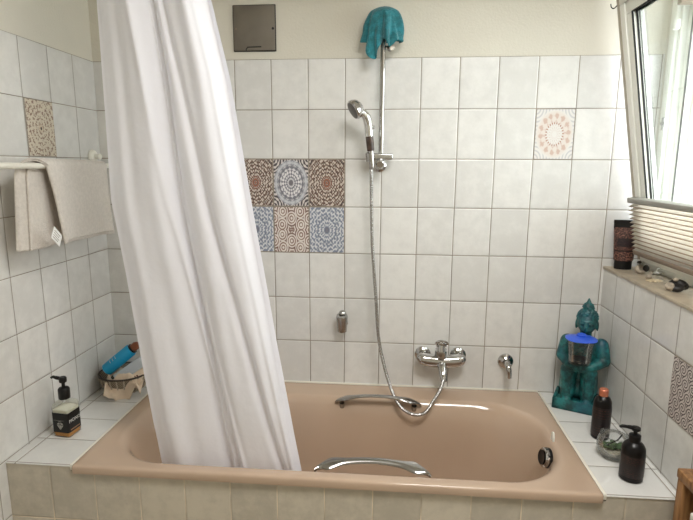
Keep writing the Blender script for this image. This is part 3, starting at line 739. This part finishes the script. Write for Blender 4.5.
# ------------------------------------------------------------------ soap dispenser on the left ledge
sd = thing('soap_dispenser', 'square clear soap bottle with black label and black pump on the left ledge', 'soap dispenser', (-.508, -.512, ZP), radians(-6)); sd.scale = (1.08, 1.08, 1.08)
def rsq(bm, prof, n=2, cap=True):
    R = []
    for hw, hd, r, z in prof: R.append([bm.verts.new(p) for p in rrect(-hw, hw, -hd, hd, r, z, 6, 3)])
    for a, c in zip(R, R[1:]):
        m = len(a)
        for k in range(m):
            bm.faces.new((a[k], a[(k + 1) % m], c[(k + 1) % m], c[k]))
    if cap: bm.faces.new(R[0][::-1]); bm.faces.new(R[-1])
b = bm_new(); rsq(b, [(.027, .027, .006, .0), (.030, .030, .006, .003), (.030, .030, .006, .104), (.028, .028, .008, .112), (.016, .016, .012, .122), (.014, .014, .0135, .130)]); obj('bottle_glass', b, 'glass_jar', sd)
b = bm_new(); rsq(b, [(.027, .027, .005, .022), (.0285, .0285, .005, .094)]); obj('clear_soap', b, 'soapliq', sd)
b = bm_new(); rsq(b, [(.0265, .0265, .005, .003), (.0285, .0285, .005, .0215)]); obj('amber_soap', b, 'amber', sd)
b = bm_new(); rsq(b, [(.0306, .0306, .006, .018), (.0306, .0306, .006, .086)], cap=False); o = obj('label', b, 'black', sd)
b = bm_new(); add_lathe(b, [(.0, .126), (.0175, .126), (.018, .128), (.018, .158), (.015, .163), (.008, .165), (.0055, .166), (.0055, .186), (0, .186)], seg=24, cap=False)
add_lathe(b, [(0, .182), (.011, .182), (.012, .186), (.012, .196), (.009, .200), (0, .201)], seg=20, cap=False); obj('pump', b, 'black', sd)
b = bm_new(); add_tube(b, smooth_path([(0, 0, .192), (-.020, -.006, .198), (-.028, -.009, .201), (-.034, -.011, .198)], 4), [.006] * 5 + [.005] * 4 + [.004] * 4, 12); obj('nozzle', b, 'black', sd)
b = bm_new()   # gem-shaped emblem and line on the front face
fy = -.0312
def tri(p): f = [b.verts.new((x, fy, z)) for x, z in p]; b.faces.new(f)
tri([(-.012, .046), (-.008, .052), (-.001, .052), (-.002, .046)]); tri([(.001, .052), (.008, .052), (.012, .046), (.002, .046)])
tri([(-.012, .044), (-.005, .044), (-.0008, .028)]); tri([(-.004, .044), (.004, .044), (0, .027)]); tri([(.005, .044), (.012, .044), (.0008, .028)])
tri([(-.024, .0600), (-.024, .0607), (.014, .0607), (.014, .0600)])
add_box(b, -.006, .006, fy - .0001, fy + .0001, .0555, .057)
obj('emblem', b, 'alu', sd, smooth=False)
mr = Matrix.Translation((.0312, 0, .050)) @ Matrix.Rotation(radians(90), 4, 'Z') @ Matrix.Rotation(radians(90), 4, 'X')
text_mesh('lettering', 'MONO', .0165, 'white_print', sd, mr @ Matrix.Translation((0, .006, 0)))
#text_mesh('lettering', 'SOAP', .0125, 'white_print', sd, mr @ Matrix.Translation((0, -.008, 0)))
b = bm_new(); add_box(b, .0309, .0313, -.022, .022, .0245, .028); obj('label_band', b, 'tan_print', sd, smooth=False)

# ------------------------------------------------------------------ basket and what lies in it
BC = Vector((-.485, -.135, ZP))
bk = thing('wicker_basket', 'small round wicker basket in the back left corner of the ledge', 'basket', BC)
b = bm_new(); add_lathe(b, [(0, .002), (.060, .002), (.078, .020), (.092, .050), (.100, .078), (.103, .082), (.098, .082), (.088, .052), (.074, .024), (.058, .008), (0, .008)], seg=40, cap=False, sx=1.0, sy=1.0)
o = obj('basket_bowl', b, 'wicker', bk)
b = bm_new()
for k in range(22):
    a = 2 * pi * k / 22
    add_tube(b, [(cos(a) * r, sin(a) * r, z) for r, z in ((.063, .004), (.081, .020), (.095, .050), (.103, .080))], .003, 6)
obj('basket_ribs', b, plain('pale_cane', rgb(176, 164, 146), rough=.6), bk)
b = bm_new(); add_tube(b, [(cos(2 * pi * k / 40) * .1035, sin(2 * pi * k / 40) * .1035, .083) for k in range(41)], .0042, 8, cap=False); obj('basket_rim', b, plain('dark_cane', rgb(64, 54, 46), rough=.6), bk)
def lying(name, label, cat, a, d, build):
    """thing lying along direction d from point a"""
    d = Vector(d).normalized(); q = Vector((0, 0, 1)).rotation_difference(d)
    o = thing(name, label, cat, a); o.rotation_mode = 'QUATERNION'; o.rotation_quaternion = q; build(o); return o
def can(o):
    b = bm_new(); add_lathe(b, [(0, 0), (.024, 0), (.027, .004), (.027, .135), (.024, .140), (0, .141)], seg=28, cap=False); obj('can_body', b, 'blue_can', o)
    b = bm_new(); add_lathe(b, [(0, .139), (.021, .139), (.022, .147), (.0, .150)], seg=28, cap=False); obj('collar', b, 'black', o)
    b = bm_new(); add_lathe(b, [(0, .146), (.017, .147), (.018, .165), (.012, .176), (0, .178)], seg=24, cap=False); obj('cap', b, 'brown_cap', o)
    b = bm_new()
    for k in range(3): add_tube(b, [(.0271 * cos(a), .0271 * sin(a), .045 + .014 * k) for a in [(-2.4 + .1 * q) for q in range(6)]], .0012, 6)
    obj('print_lines', b, 'white_cap', o)
lying('spray_bottle', 'bright blue cylindrical bottle with brown cap lying in the wicker basket', 'bottle', BC + Vector((-.062, -.035, .100)), (.74, .16, .62), can)
def greybox(o):
    b = bm_new(); add_box(b, -.022, .022, -.014, .014, 0, .150, .006, 3); obj('bottle_body', b, 'white_cap', o)
    b = bm_new(); add_box(b, -.0235, .0235, -.0155, .0155, .004, .018, .004, 2); obj('cap', b, 'darkhole', o)
lying('flat_bottle', 'flat pale grey bottle lying under the blue bottle in the basket', 'bottle', BC + Vector((-.018, -.060, .062)), (.76, .16, .55), greybox)
def crumple(a, size, seed, nx=34, drop=None):
    def fn(u, v):
        x = (u - .5) * size[0]; y = (v - .5) * size[1]
        n = noise.noise(Vector((u * 4, v * 4, seed))) * .030 + noise.noise(Vector((u * 9, v * 9, seed + 3))) * .010
        return Vector((x + n * .5, y + n * .4, n - abs(v - .4) * .02 - (.10 * max(0, .42 - v)) ** 1.0 * (2.3 * max(.15, 1 - abs(u - .42) * 2.1)) - .05 * max(0, abs(u - .5) - .35)))
    b = bm_new(); add_grid(b, fn, nx, nx); return b
wc = obj('wash_cloth', crumple(None, (.155, .135), 2.4), 'cream_cloth', angle=180); wc.location = BC + Vector((.028, -.062, .088)); wc.rotation_euler = (radians(18), radians(-8), radians(12))
m = wc.modifiers.new('s', 'SOLIDIFY'); m.thickness = .003
tag(wc, 'crumpled cream wash cloth spilling over the front of the wicker basket', 'cloth')
ps = thing('bath_sponge', 'dark red and brown puff tucked at the right side of the basket', 'sponge', BC + Vector((.060, -.045, .082)))
b = bm_new(); 
for k in range(7): a = k * .9; add_ball(b, (cos(a) * .014, sin(a) * .010, .006 * sin(k * 2)), .011, 12, 8)
obj('puff', b, plain('dark_puff', rgb(104, 66, 60), rough=.9, var=.4, vscale=40), ps)

# ------------------------------------------------------------------ buddha statue
BR = radians(-25)
bu = thing('buddha_statue', 'teal glazed seated Buddha figure embracing a glass jar in the back right corner', 'statue', (1.409, -.112, ZP), BR)
b = bm_new()
add_box(b, -.086, .086, -.066, .062, .0, .012, .003); 
ring_h = .046
for x0, x1, y0, y1 in ((-.086, .086, -.066, -.054), (-.086, .086, .050, .062), (-.086, -.074, -.066, .062), (.074, .086, -.066, .062)): add_box(b, x0, x1, y0, y1, .0, ring_h, .003)
add_box(b, -.078, .078, -.058, .054, .0, .036)
obj('tray_base', b, 'teal_glaze', bu)
b = bm_new()
add_ball(b, (0, .012, .080), (.070, .042, .050)); add_ball(b, (0, .016, .165), (.058, .040, .085)); add_ball(b, (.002, .012, .225), (.062, .038, .062))
add_ball(b, (.008, .012, .262), (.066, .034, .036))
for s in (-1, 1):
    add_capsule(b, (s * .040, -.006, .085), (s * .038, -.030, .162), .032, .030)          # thigh up to the raised knee
    add_capsule(b, (s * .037, -.034, .160), (s * .036, -.030, .060), .030, .026)         # shin
    add_ball(b, (s * .036, -.044, .043), (.020, .024, .012))                              # foot
    k = 1.0 if s > 0 else .80
    add_capsule(b, (s * .068 * k, .010, .266), (s * .084 * k, -.008, .212), .028, .024)  # upper arm
    add_capsule(b, (s * .084 * k, -.010, .210), (s * .046 * k, -.048, .190), .023, .018) # forearm
    add_capsule(b, (s * .046 * k, -.048, .190), (s * .020, -.062, .188), .017, .013)
    for q in range(5):                                                                  # fingers of the joined hands
        zz = .200 - q * .0066 + (.004 if q == 0 else 0); ln = (.016, .024, .026, .024, .019)[q]
        add_capsule(b, (s * .020, -.066, zz), (s * (.020 - ln * .75), -.074, zz - .002), .0046, .0038, 8)
add_capsule(b, (.008, .008, .275), (.011, .004, .325), .024, .021)
fig = b; b = bm_new(); HC = Vector((0, 0, 0))
add_ball(b, HC, (.041, .044, .052)); add_ball(b, HC + Vector((0, -.012, -.022)), (.031, .032, .030))
add_ball(b, HC + Vector((0, .006, .018)), (.0435, .043, .044))
add_ball(b, HC + Vector((0, .006, .066)), (.023, .023, .022)); add_capsule(b, HC + Vector((0, .006, .080)), HC + Vector((0, .006, .106)), .014, .004)
for s in (-1, 1):
    add_ball(b, HC + Vector((s * .043, .004, -.014)), (.006, .010, .024)); 
    add_ball(b, HC + Vector((s * .0155, -.0405, .001)), (.0105, .006, .0055))             # eyelids
    add_capsule(b, HC + Vector((s * .006, -.0435, .010)), HC + Vector((s * .024, -.037, .013)), .0028, .0022, 8)
add_capsule(b, HC + Vector((0, -.043, .008)), HC + Vector((0, -.0495, -.014)), .0042, .0068, 10)
add_ball(b, HC + Vector((0, -.0445, -.0255)), (.011, .005, .0030)); add_ball(b, HC + Vector((0, -.0435, -.0315)), (.009, .005, .0032))
for k in range(150):                                                                     # curls of the hair
    zc = 1 - 2 * (k + .5) / 150 ; a = k * 2.39996
    if zc < -.15: continue
    rr_ = sqrt(1 - zc * zc); p = Vector((rr_ * cos(a) * .043, rr_ * sin(a) * .043, zc * .044))
    if p.y < -.020 and p.z < .018: continue
    add_ball(b, HC + Vector((0, .006, .018)) + p, .0056, 8, 6)
for k in range(40):
    zc = 1 - 2 * (k + .5) / 40; a = k * 2.39996; rr_ = sqrt(1 - zc * zc)
    if zc < -.2: continue
    add_ball(b, HC + Vector((rr_ * cos(a) * .023, .006 + rr_ * sin(a) * .023, .066 + zc * .022)), .0048, 8, 6)
bmesh.ops.transform(b, matrix=Matrix.Translation((.012, -.004, .357)) @ Matrix.Scale(.88, 4), verts=b.verts[:]); merge(fig, b); b = fig
bo = obj('figure', b, 'teal_glaze', bu, angle=180, doubles=False)
m = bo.modifiers.new('r', 'REMESH'); m.mode = 'VOXEL'; m.voxel_size = .0027; m.use_smooth_shade = True
m = bo.modifiers.new('sm', 'SMOOTH'); m.factor = .4; m.iterations = 2
b = bm_new()   # robe folds
for k in range(3):
    add_tube(b, smooth_path([(.052 - k * .012, -.014, .290 - k * .004), (.020 - k * .016, -.029, .258 - k * .010), (-.030 - k * .010, -.026, .222 - k * .012)], 6), .0036, 8)
obj('robe_folds', b, 'teal_glaze', bu); b = bm_new()
for s in (-1, 1):
    b = bm_new(); add_tube(b, smooth_path([(s * .020, -.058, .150), (s * .026, -.060, .100), (s * .024, -.054, .055)], 6), .003, 8); obj('robe_hem', b, 'teal_glaze', bu)

# the jar it holds
Rb = Matrix.Rotation(BR, 3, 'Z'); jp = Vector((1.409, -.112, ZP)) + Rb @ Vector((.004, -.098, .215))
JZ = 1.2
jr = thing('glass_jar', 'clear glass jar with a wide blue lid held by the teal statue', 'jar', jp)
b = bm_new(); add_lathe(b, [(0, .002), (.036, .002), (.039, .006), (.044, .055), (.048, .084), (.0495, .086), (.046, .086), (.0415, .055), (.0365, .010), (0, .008)], seg=36, cap=False); [setattr(v.co, 'z', v.co.z * JZ) for v in b.verts]; obj('jar_glass', b, 'glass_jar', jr)
b = bm_new(); add_lathe(b, [(0, .010), (.034, .010), (.035, .022), (0, .024)], seg=24, cap=False); obj('dark_wax', b, plain('dark_wax', rgb(48, 52, 54), rough=.4), jr)
b = bm_new()
R_ = []
for r, z in [(0, .094), (.018, .094), (.024, .091), (.044, .089), (.058, .086), (.066, .083), (.066, .0815), (.044, .0855), (0, .087)]:
    if r == 0: R_.append([b.verts.new((0, 0, z))])
    else: R_.append([b.verts.new((r * cos(2 * pi * k / 48), r * sin(2 * pi * k / 48), z + .0012 * sin(3 * 2 * pi * k / 48) * (r / .066) ** 2)) for k in range(48)])
for a, c in zip(R_, R_[1:]):
    for k in range(48):
        k2 = (k + 1) % 48
        if len(a) == 1: b.faces.new((a[0], c[k2], c[k]))
        elif len(c) == 1: b.faces.new((a[k], a[k2], c[0]))
        else: b.faces.new((a[k], a[k2], c[k2], c[k]))
[(setattr(v.co, 'z', v.co.z + .018), setattr(v.co, 'x', v.co.x * .86), setattr(v.co, 'y', v.co.y * .86)) for v in b.verts]; obj('lid', b, 'blue_lid', jr)
b = bm_new(); add_lathe(b, [(0, .0935), (.017, .094), (.018, .098), (.014, .102), (0, .103)], seg=24, cap=False); [setattr(v.co, 'z', v.co.z + .018) for v in b.verts]; obj('lid_knob', b, 'blue_lid', jr)

# ------------------------------------------------------------------ bottles and bowl on the right ledge
def printed(ax_u, kscale=1.0):
    g = G('printed_label'); P = g.gen()
    n = g.voro(g.vec(P[0], P[1], P[2]), scale=16)
    n2 = (P[2] * 70.0).f('SINE')
    dots = g.ss(n2 * .6 + (g.noise(g.vec(P[0], P[1], P[2]), scale=22, detail=2) - .5) * 4.0, .3, .8)
    band = (P[2] - .5).f('ABSOLUTE')
    c = g.mix(dots * .8, rgb(14, 8, 8), rgb(74, 36, 32))
    c = g.mix(1.0 - g.ss(band, .08, .18), c, rgb(22, 14, 15))
    return g.done(g.pbsdf(color=c, rough=.4))
M['print_label'] = printed(0)
sb = thing('shampoo_bottle', 'tall black bottle with copper coloured cap and dark red print by the statue', 'bottle', (1.406, -.360, ZP), radians(20))
b = bm_new(); add_lathe(b, [(0, 0), (.026, 0), (.030, .004), (.0305, .12), (.029, .140), (.023, .153), (.0155, .160), (0, .160)], seg=36, cap=False); obj('bottle_body', b, 'lotion', sb)
b = bm_new(); add_lathe(b, [(0, .158), (.0150, .158), (.0155, .161), (.0155, .182), (.013, .185), (0, .185)], seg=30, cap=False); obj('cap', b, 'copper', sb)
b = bm_new(); add_lathe(b, [(.0309, .014), (.0312, .040), (.0312, .112), (.0309, .122)], seg=36, cap=False); o = obj('label', b, 'print_label', sb)

lp = thing('lotion_pump_bottle', 'black pump dispenser bottle standing nearest the front of the right ledge', 'bottle', (1.404, -.612, ZP), radians(10))
b = bm_new(); add_lathe(b, [(0, 0), (.029, 0), (.034, .005), (.0345, .095), (.033, .108), (.026, .120), (.0165, .127), (.0155, .133), (0, .133)], seg=36, cap=False); obj('bottle_body', b, 'lotion', lp)
b = bm_new(); add_lathe(b, [(0, .130), (.0165, .130), (.017, .133), (.017, .147), (.012, .150), (.006, .151), (.0055, .166), (0, .166)], seg=24, cap=False)
add_lathe(b, [(0, .162), (.012, .162), (.014, .166), (.013, .172), (0, .174)], seg=20, cap=False); obj('pump', b, 'black', lp)
b = bm_new(); add_tube(b, smooth_path([(0, 0, .168), (-.020, .004, .172), (-.040, .008, .174), (-.046, .009, .170)], 4), [.0062] * 5 + [.0052] * 4 + [.0042] * 4, 12); obj('nozzle', b, 'black', lp)
b = bm_new(); add_lathe(b, [(.0350, .018), (.0352, .03), (.0352, .080), (.0350, .088)], seg=36, cap=False)
for f in [f for f in b.faces if f.calc_center_median().y > .004]: b.faces.remove(f)
obj('label', b, 'print_label', lp)

gb = thing('glass_bowl', 'round clear glass bowl with green contents between the two black bottles', 'bowl', (1.399, -.490, ZP))
b = bm_new(); add_lathe(b, [(0, .001), (.026, .001), (.042, .012), (.052, .034), (.053, .050), (.047, .070), (.043, .078), (.045, .082), (.0415, .082), (.040, .078), (.044, .069), (.050, .050), (.049, .034), (.040, .015), (.025, .005), (0, .005)], seg=44, cap=False); obj('bowl_glass', b, 'glass_jar', gb)
b = bm_new(); add_lathe(b, [(0, .006), (.024, .006), (.038, .014), (.042, .024), (0, .026)], seg=32, cap=False); obj('sand', b, 'grey_sand', gb)
b = bm_new()
for k in range(26):
    a = random.uniform(0, 6.28); r = random.uniform(0, .034); add_ball(b, (cos(a) * r, sin(a) * r, random.uniform(.026, .046)), (random.uniform(.006, .012), random.uniform(.005, .010), .006), 10, 6, Matrix.Rotation(a, 4, 'Z'))
obj('green_moss', b, 'moss', gb)
b = bm_new(); add_tube(b, smooth_path([(-.028, -.014, .050), (-.004, -.022, .070), (.018, .004, .066), (.030, .014, .074)], 6), .0022, 8); obj('dark_twig', b, 'black', gb)

# ------------------------------------------------------------------ tube and shells on the sill
def tube_print():
    g = G('copper_speckle'); P = g.gen()
    n = g.noise(g.vec(P[0], P[2] * 1.6, 0.0), scale=15, detail=4, rough=.7)
    c = g.mix(g.ss(n, .46, .60), rgb(46, 28, 28), rgb(142, 98, 84))
    mid = (P[2] - .55).f('ABSOLUTE'); dk = 1.0 - g.ss(mid, .10, .17); side = 1.0 - g.ss((P[0] - .48).f('ABSOLUTE'), .28, .42)
    c = g.mix(dk * side * .9, c, rgb(28, 22, 30))
    l2 = 1.0 - g.ss((P[2] - .30).f('ABSOLUTE'), .015, .03)
    c = g.mix(l2 * g.ss(side, .3, .6), c, rgb(24, 14, 16))
    return g.done(g.pbsdf(color=c, rough=.35))
M['tube_print'] = tube_print()
ct = thing('cream_tube', 'black cosmetic tube with copper speckled print standing on the window sill', 'tube', (1.560, -.052, 1.12), radians(-8))
TS = 1.16
def tube_sec(b, prof):
    R = []
    for hw, hd, z in prof: R.append([b.verts.new((TS * hw * cos(2 * pi * k / 32), hd * sin(2 * pi * k / 32), z)) for k in range(32)])
    for a, c in zip(R, R[1:]):
        for k in range(32): b.faces.new((a[k], a[(k + 1) % 32], c[(k + 1) % 32], c[k]))
    return R
b = bm_new(); R = tube_sec(b, [(.027, .020, .0), (.0275, .0205, .003), (.0280, .0205, .034)]); b.faces.new(R[0][::-1]); b.faces.new(R[-1]); obj('screw_cap', b, 'black', ct)
b = bm_new(); tube_sec(b, [(.0285, .0205, .034), (.031, .0200, .036), (.036, .011, .130), (.0385, .0055, .164)]); obj('tube_body', b, 'tube_print', ct)
b = bm_new(); tube_sec(b, [(.0387, .0058, .160), (.0395, .0030, .178), (.0400, .0020, .192)]); add_box(b, -.0465, .0465, -.0022, .0022, .180, .194, .0008); obj('crimped_end', b, 'black', ct)

def shell(name, label, loc, parts, grp=None):
    o = thing(name, label, 'shell', loc, 0, grp)
    for pn, mt_, balls in parts:
        b = bm_new()
        for c, r in balls: add_ball(b, c, r, 16, 10)
        for v in b.verts: v.co += Vector((1, 1, 1)) * noise.noise(v.co * 60) * .004
        obj(pn, b, mt_, o, doubles=False)
    return o
def spiral(name, label, loc, rz, s, mt1, mt2, tail=None):
    o = thing(name, label, 'shell', loc, rz)
    b = bm_new(); N = 60; pts = []; rad = []
    for k in range(N):
        t = k / (N - 1); a = t * 2 * pi * 2.6; R = s * (1 - t) ** .9
        pts.append((cos(a) * R * .75 + s * .1, sin(a) * R * .5, s * .62 + sin(a) * R * .42 + t * s * .3)); rad.append(s * (.52 * (1 - t) + .06))
    add_tube(b, pts, rad, 14); zmin = min(v.co.z for v in b.verts)
    for v in b.verts: v.co.z -= zmin
    obj('whorl', b, mt1, o, angle=180)
    if tail is not None:
        b = bm_new()
        for c, r in tail: add_ball(b, c, r, 14, 10)
        obj('patch', b, mt2, o)
    return o
spiral('sea_shell', 'grey and black spiral shell on the sill nearest the black tube', (1.585, -.145, 1.12), .3, .020, 'stone_grey', 'stone_dark', [((.014, -.012, .022), (.012, .010, .013)), ((-.004, .004, .043), (.010, .006, .005))])
b = bm_new(); add_ball(b, (0, 0, .008), (.014, .008, .006)); add_ball(b, (.018, -.006, .010), (.010, .006, .005)); add_tube(b, [(-.004, 0, .010), (.006, .004, .026), (.022, -.002, .026)], .0032, 8)
tag(obj('coral_piece', b, plain('pale_coral', rgb(188, 186, 176), rough=.6), origin=(0, 0, 0)), 'small pale branching coral piece against the window frame', 'coral').location = (1.635, -.165, 1.119)
fs = thing('flat_shell', 'flat pale fan-like shell lying between the two spiral shells', 'shell', (1.575, -.275, 1.12), .3)
b = bm_new()
R = [[b.verts.new((cos(a) * .030 * t - .0, sin(a) * .022 * t + .0, .0065 * (1 - t * t) + .0012 + .0014 * cos(a * 11) * t)) for a in [2 * pi * k / 66 for k in range(66)]] for t in (1, .8, .6, .4, .2)]
for a, c in zip(R, R[1:]):
    for k in range(66): b.faces.new((a[k], a[(k + 1) % 66], c[(k + 1) % 66], c[k]))
b.faces.new(R[-1]); b.faces.new(R[0][::-1]); obj('fan', b, plain('pale_shell', rgb(196, 180, 150), rough=.5, var=.15, vscale=40), fs)
b = bm_new(); add_lathe(b, [(0, 0), (.007, .002), (.011, .012), (.004, .030), (0, .034)], (-.022, .008, .008), (.7, .3, .35), 14, cap=False); obj('hinge_knob', b, 'stone_grey', fs)
spiral('sea_shell', 'large dark shell with a grey side, nearest on the sill under the blind', (1.568, -.432, 1.12), -.4, .025, 'stone_dark', 'stone_grey', [((-.018, -.008, .016), (.015, .014, .014)), ((-.004, -.004, .040), (.008, .006, .006))])

# ------------------------------------------------------------------ wooden rack at the right edge
rk = thing('wooden_rack', 'narrow brown wooden rack against the right wall in front of the bath', 'rack', (1.478, -.95, 0))
b = bm_new(); add_box(b, -.014, .030, .172, .202, 0, .655, .003); obj('post', b, 'wood', rk)
b = bm_new(); add_box(b, -.014, .030, -.20, -.17, 0, .655, .003); obj('post', b, 'wood', rk)
b = bm_new(); add_box(b, -.016, .031, -.204, .206, .655, .683, .004); obj('top_board', b, 'wood', rk)
for z in (.08, .34):
    b = bm_new(); add_box(b, -.014, .028, -.17, .172, z, z + .018, .002); obj('shelf', b, 'wood', rk)
b = bm_new(); add_box(b, .024, .028, -.17, .172, .1, .655); obj('back_panel', b, plain('dark_wood', rgb(70, 48, 34), rough=.6), rk)
wb = thing('storage_box', 'white storage box with a dark seam standing in the wooden rack', 'box', (1.474, -.985, .358))
b = bm_new(); add_box(b, -.026, .022, -.115, .130, 0, .235, .004); obj('box_body', b, 'bar_white', wb)
b = bm_new(); add_box(b, -.028, .024, -.118, .133, .238, .262, .004); obj('box_lid', b, 'bar_white', wb)
b = bm_new(); add_box(b, -.024, .020, -.112, .128, .233, .239); obj('seam', b, 'darkhole', wb, smooth=False)

# ------------------------------------------------------------------ sub-parts hang under the part that carries them
for ch, pa in (('nozzle', 'pump'), ('screw', 'cover'), ('finger_notch', 'cover'), ('emblem', 'label'), ('lettering', 'label'), ('label_band', 'label'), ('label_print', 'care_label'),
               ('lid_knob', 'lid'), ('spray_plate', 'spray_head'), ('grip_inlay', 'grip'), ('knob', 'rosette'), ('overflow_shadow_ring', 'overflow_cover'), ('seam', 'box_body'), ('hinge_knob', 'fan'),
               ('print_lines', 'can_body'), ('basket_rim', 'basket_bowl'), ('basket_ribs', 'basket_bowl'), ('robe_folds', 'figure'), ('robe_hem', 'figure'), ('end_hook', 'upper_bracket'), ('lever', 'cartridge_cap'), ('frame_gasket', 'window_frame'), ('glazing_bead', 'sash'), ('gasket', 'sash'), ('sash_edge_shade', 'sash')):
    for o in list(COL.objects):
        if o.type == 'MESH' and o.parent is not None and o.name.split('.')[0] == ch:
            for q in o.parent.children:
                if q.name.split('.')[0] == pa: o.parent = q; break

# ------------------------------------------------------------------ light
W = bpy.data.worlds.new('overcast'); SC.world = W; W.use_nodes = True
bg = W.node_tree.nodes['Background']; bg.inputs[0].default_value = (.93, .975, 1.0, 1); bg.inputs[1].default_value = 6.0
def area(name, loc, rot, sx, sy, power, col=(1, 1, 1), portal=False, spread=pi):
    l = bpy.data.lights.new(name, 'AREA'); l.shape = 'RECTANGLE'; l.size = sx; l.size_y = sy; l.energy = power; l.color = col
    if portal: l.cycles.is_portal = True
    o = bpy.data.objects.new(name, l); COL.objects.link(o); o.location = loc; o.rotation_euler = rot; l.spread = spread; return o
#area('window_portal', (1.76, (WY0 + WY1) / 2, (WZ0 + WZ1) / 2), (0, radians(90), 0), WZ1 - WZ0, WY0 - WY1, 1, portal=True)
area('fill_light', (1.0, -1.5, 2.46), (0, 0, 0), .6, .6, 26, (1.0, .985, .955))  # unseen fill light added to brighten the room and soften its shading

# ------------------------------------------------------------------ camera (solved from the tile grid)
cam = bpy.data.cameras.new('camera'); co = bpy.data.objects.new('camera', cam); COL.objects.link(co)
cam.sensor_fit = 'HORIZONTAL'; cam.sensor_width = 36; cam.lens = 519.473 * 36 / 693; cam.clip_start = .01
Rr = Matrix(((.99627211, .08616251, .00423044), (-.08401466, .98023197, -.17912796), (-.01958093, .17810477, .98381669)))
co.matrix_world = Matrix.Translation((.6431, -2.1587, 1.5183)) @ Matrix((Rr[0], Rr[2], -Rr[1])).transposed().to_4x4()
SC.camera = co
SC.view_settings.view_transform = 'Standard'; SC.view_settings.look = 'None'; SC.view_settings.exposure = 0.27; SC.view_settings.gamma = 1
SC.view_settings.use_curve_mapping = False
SC.cycles.use_denoising = True
SC.cycles.max_bounces = 16; SC.cycles.diffuse_bounces = 8; SC.cycles.transparent_max_bounces = 16
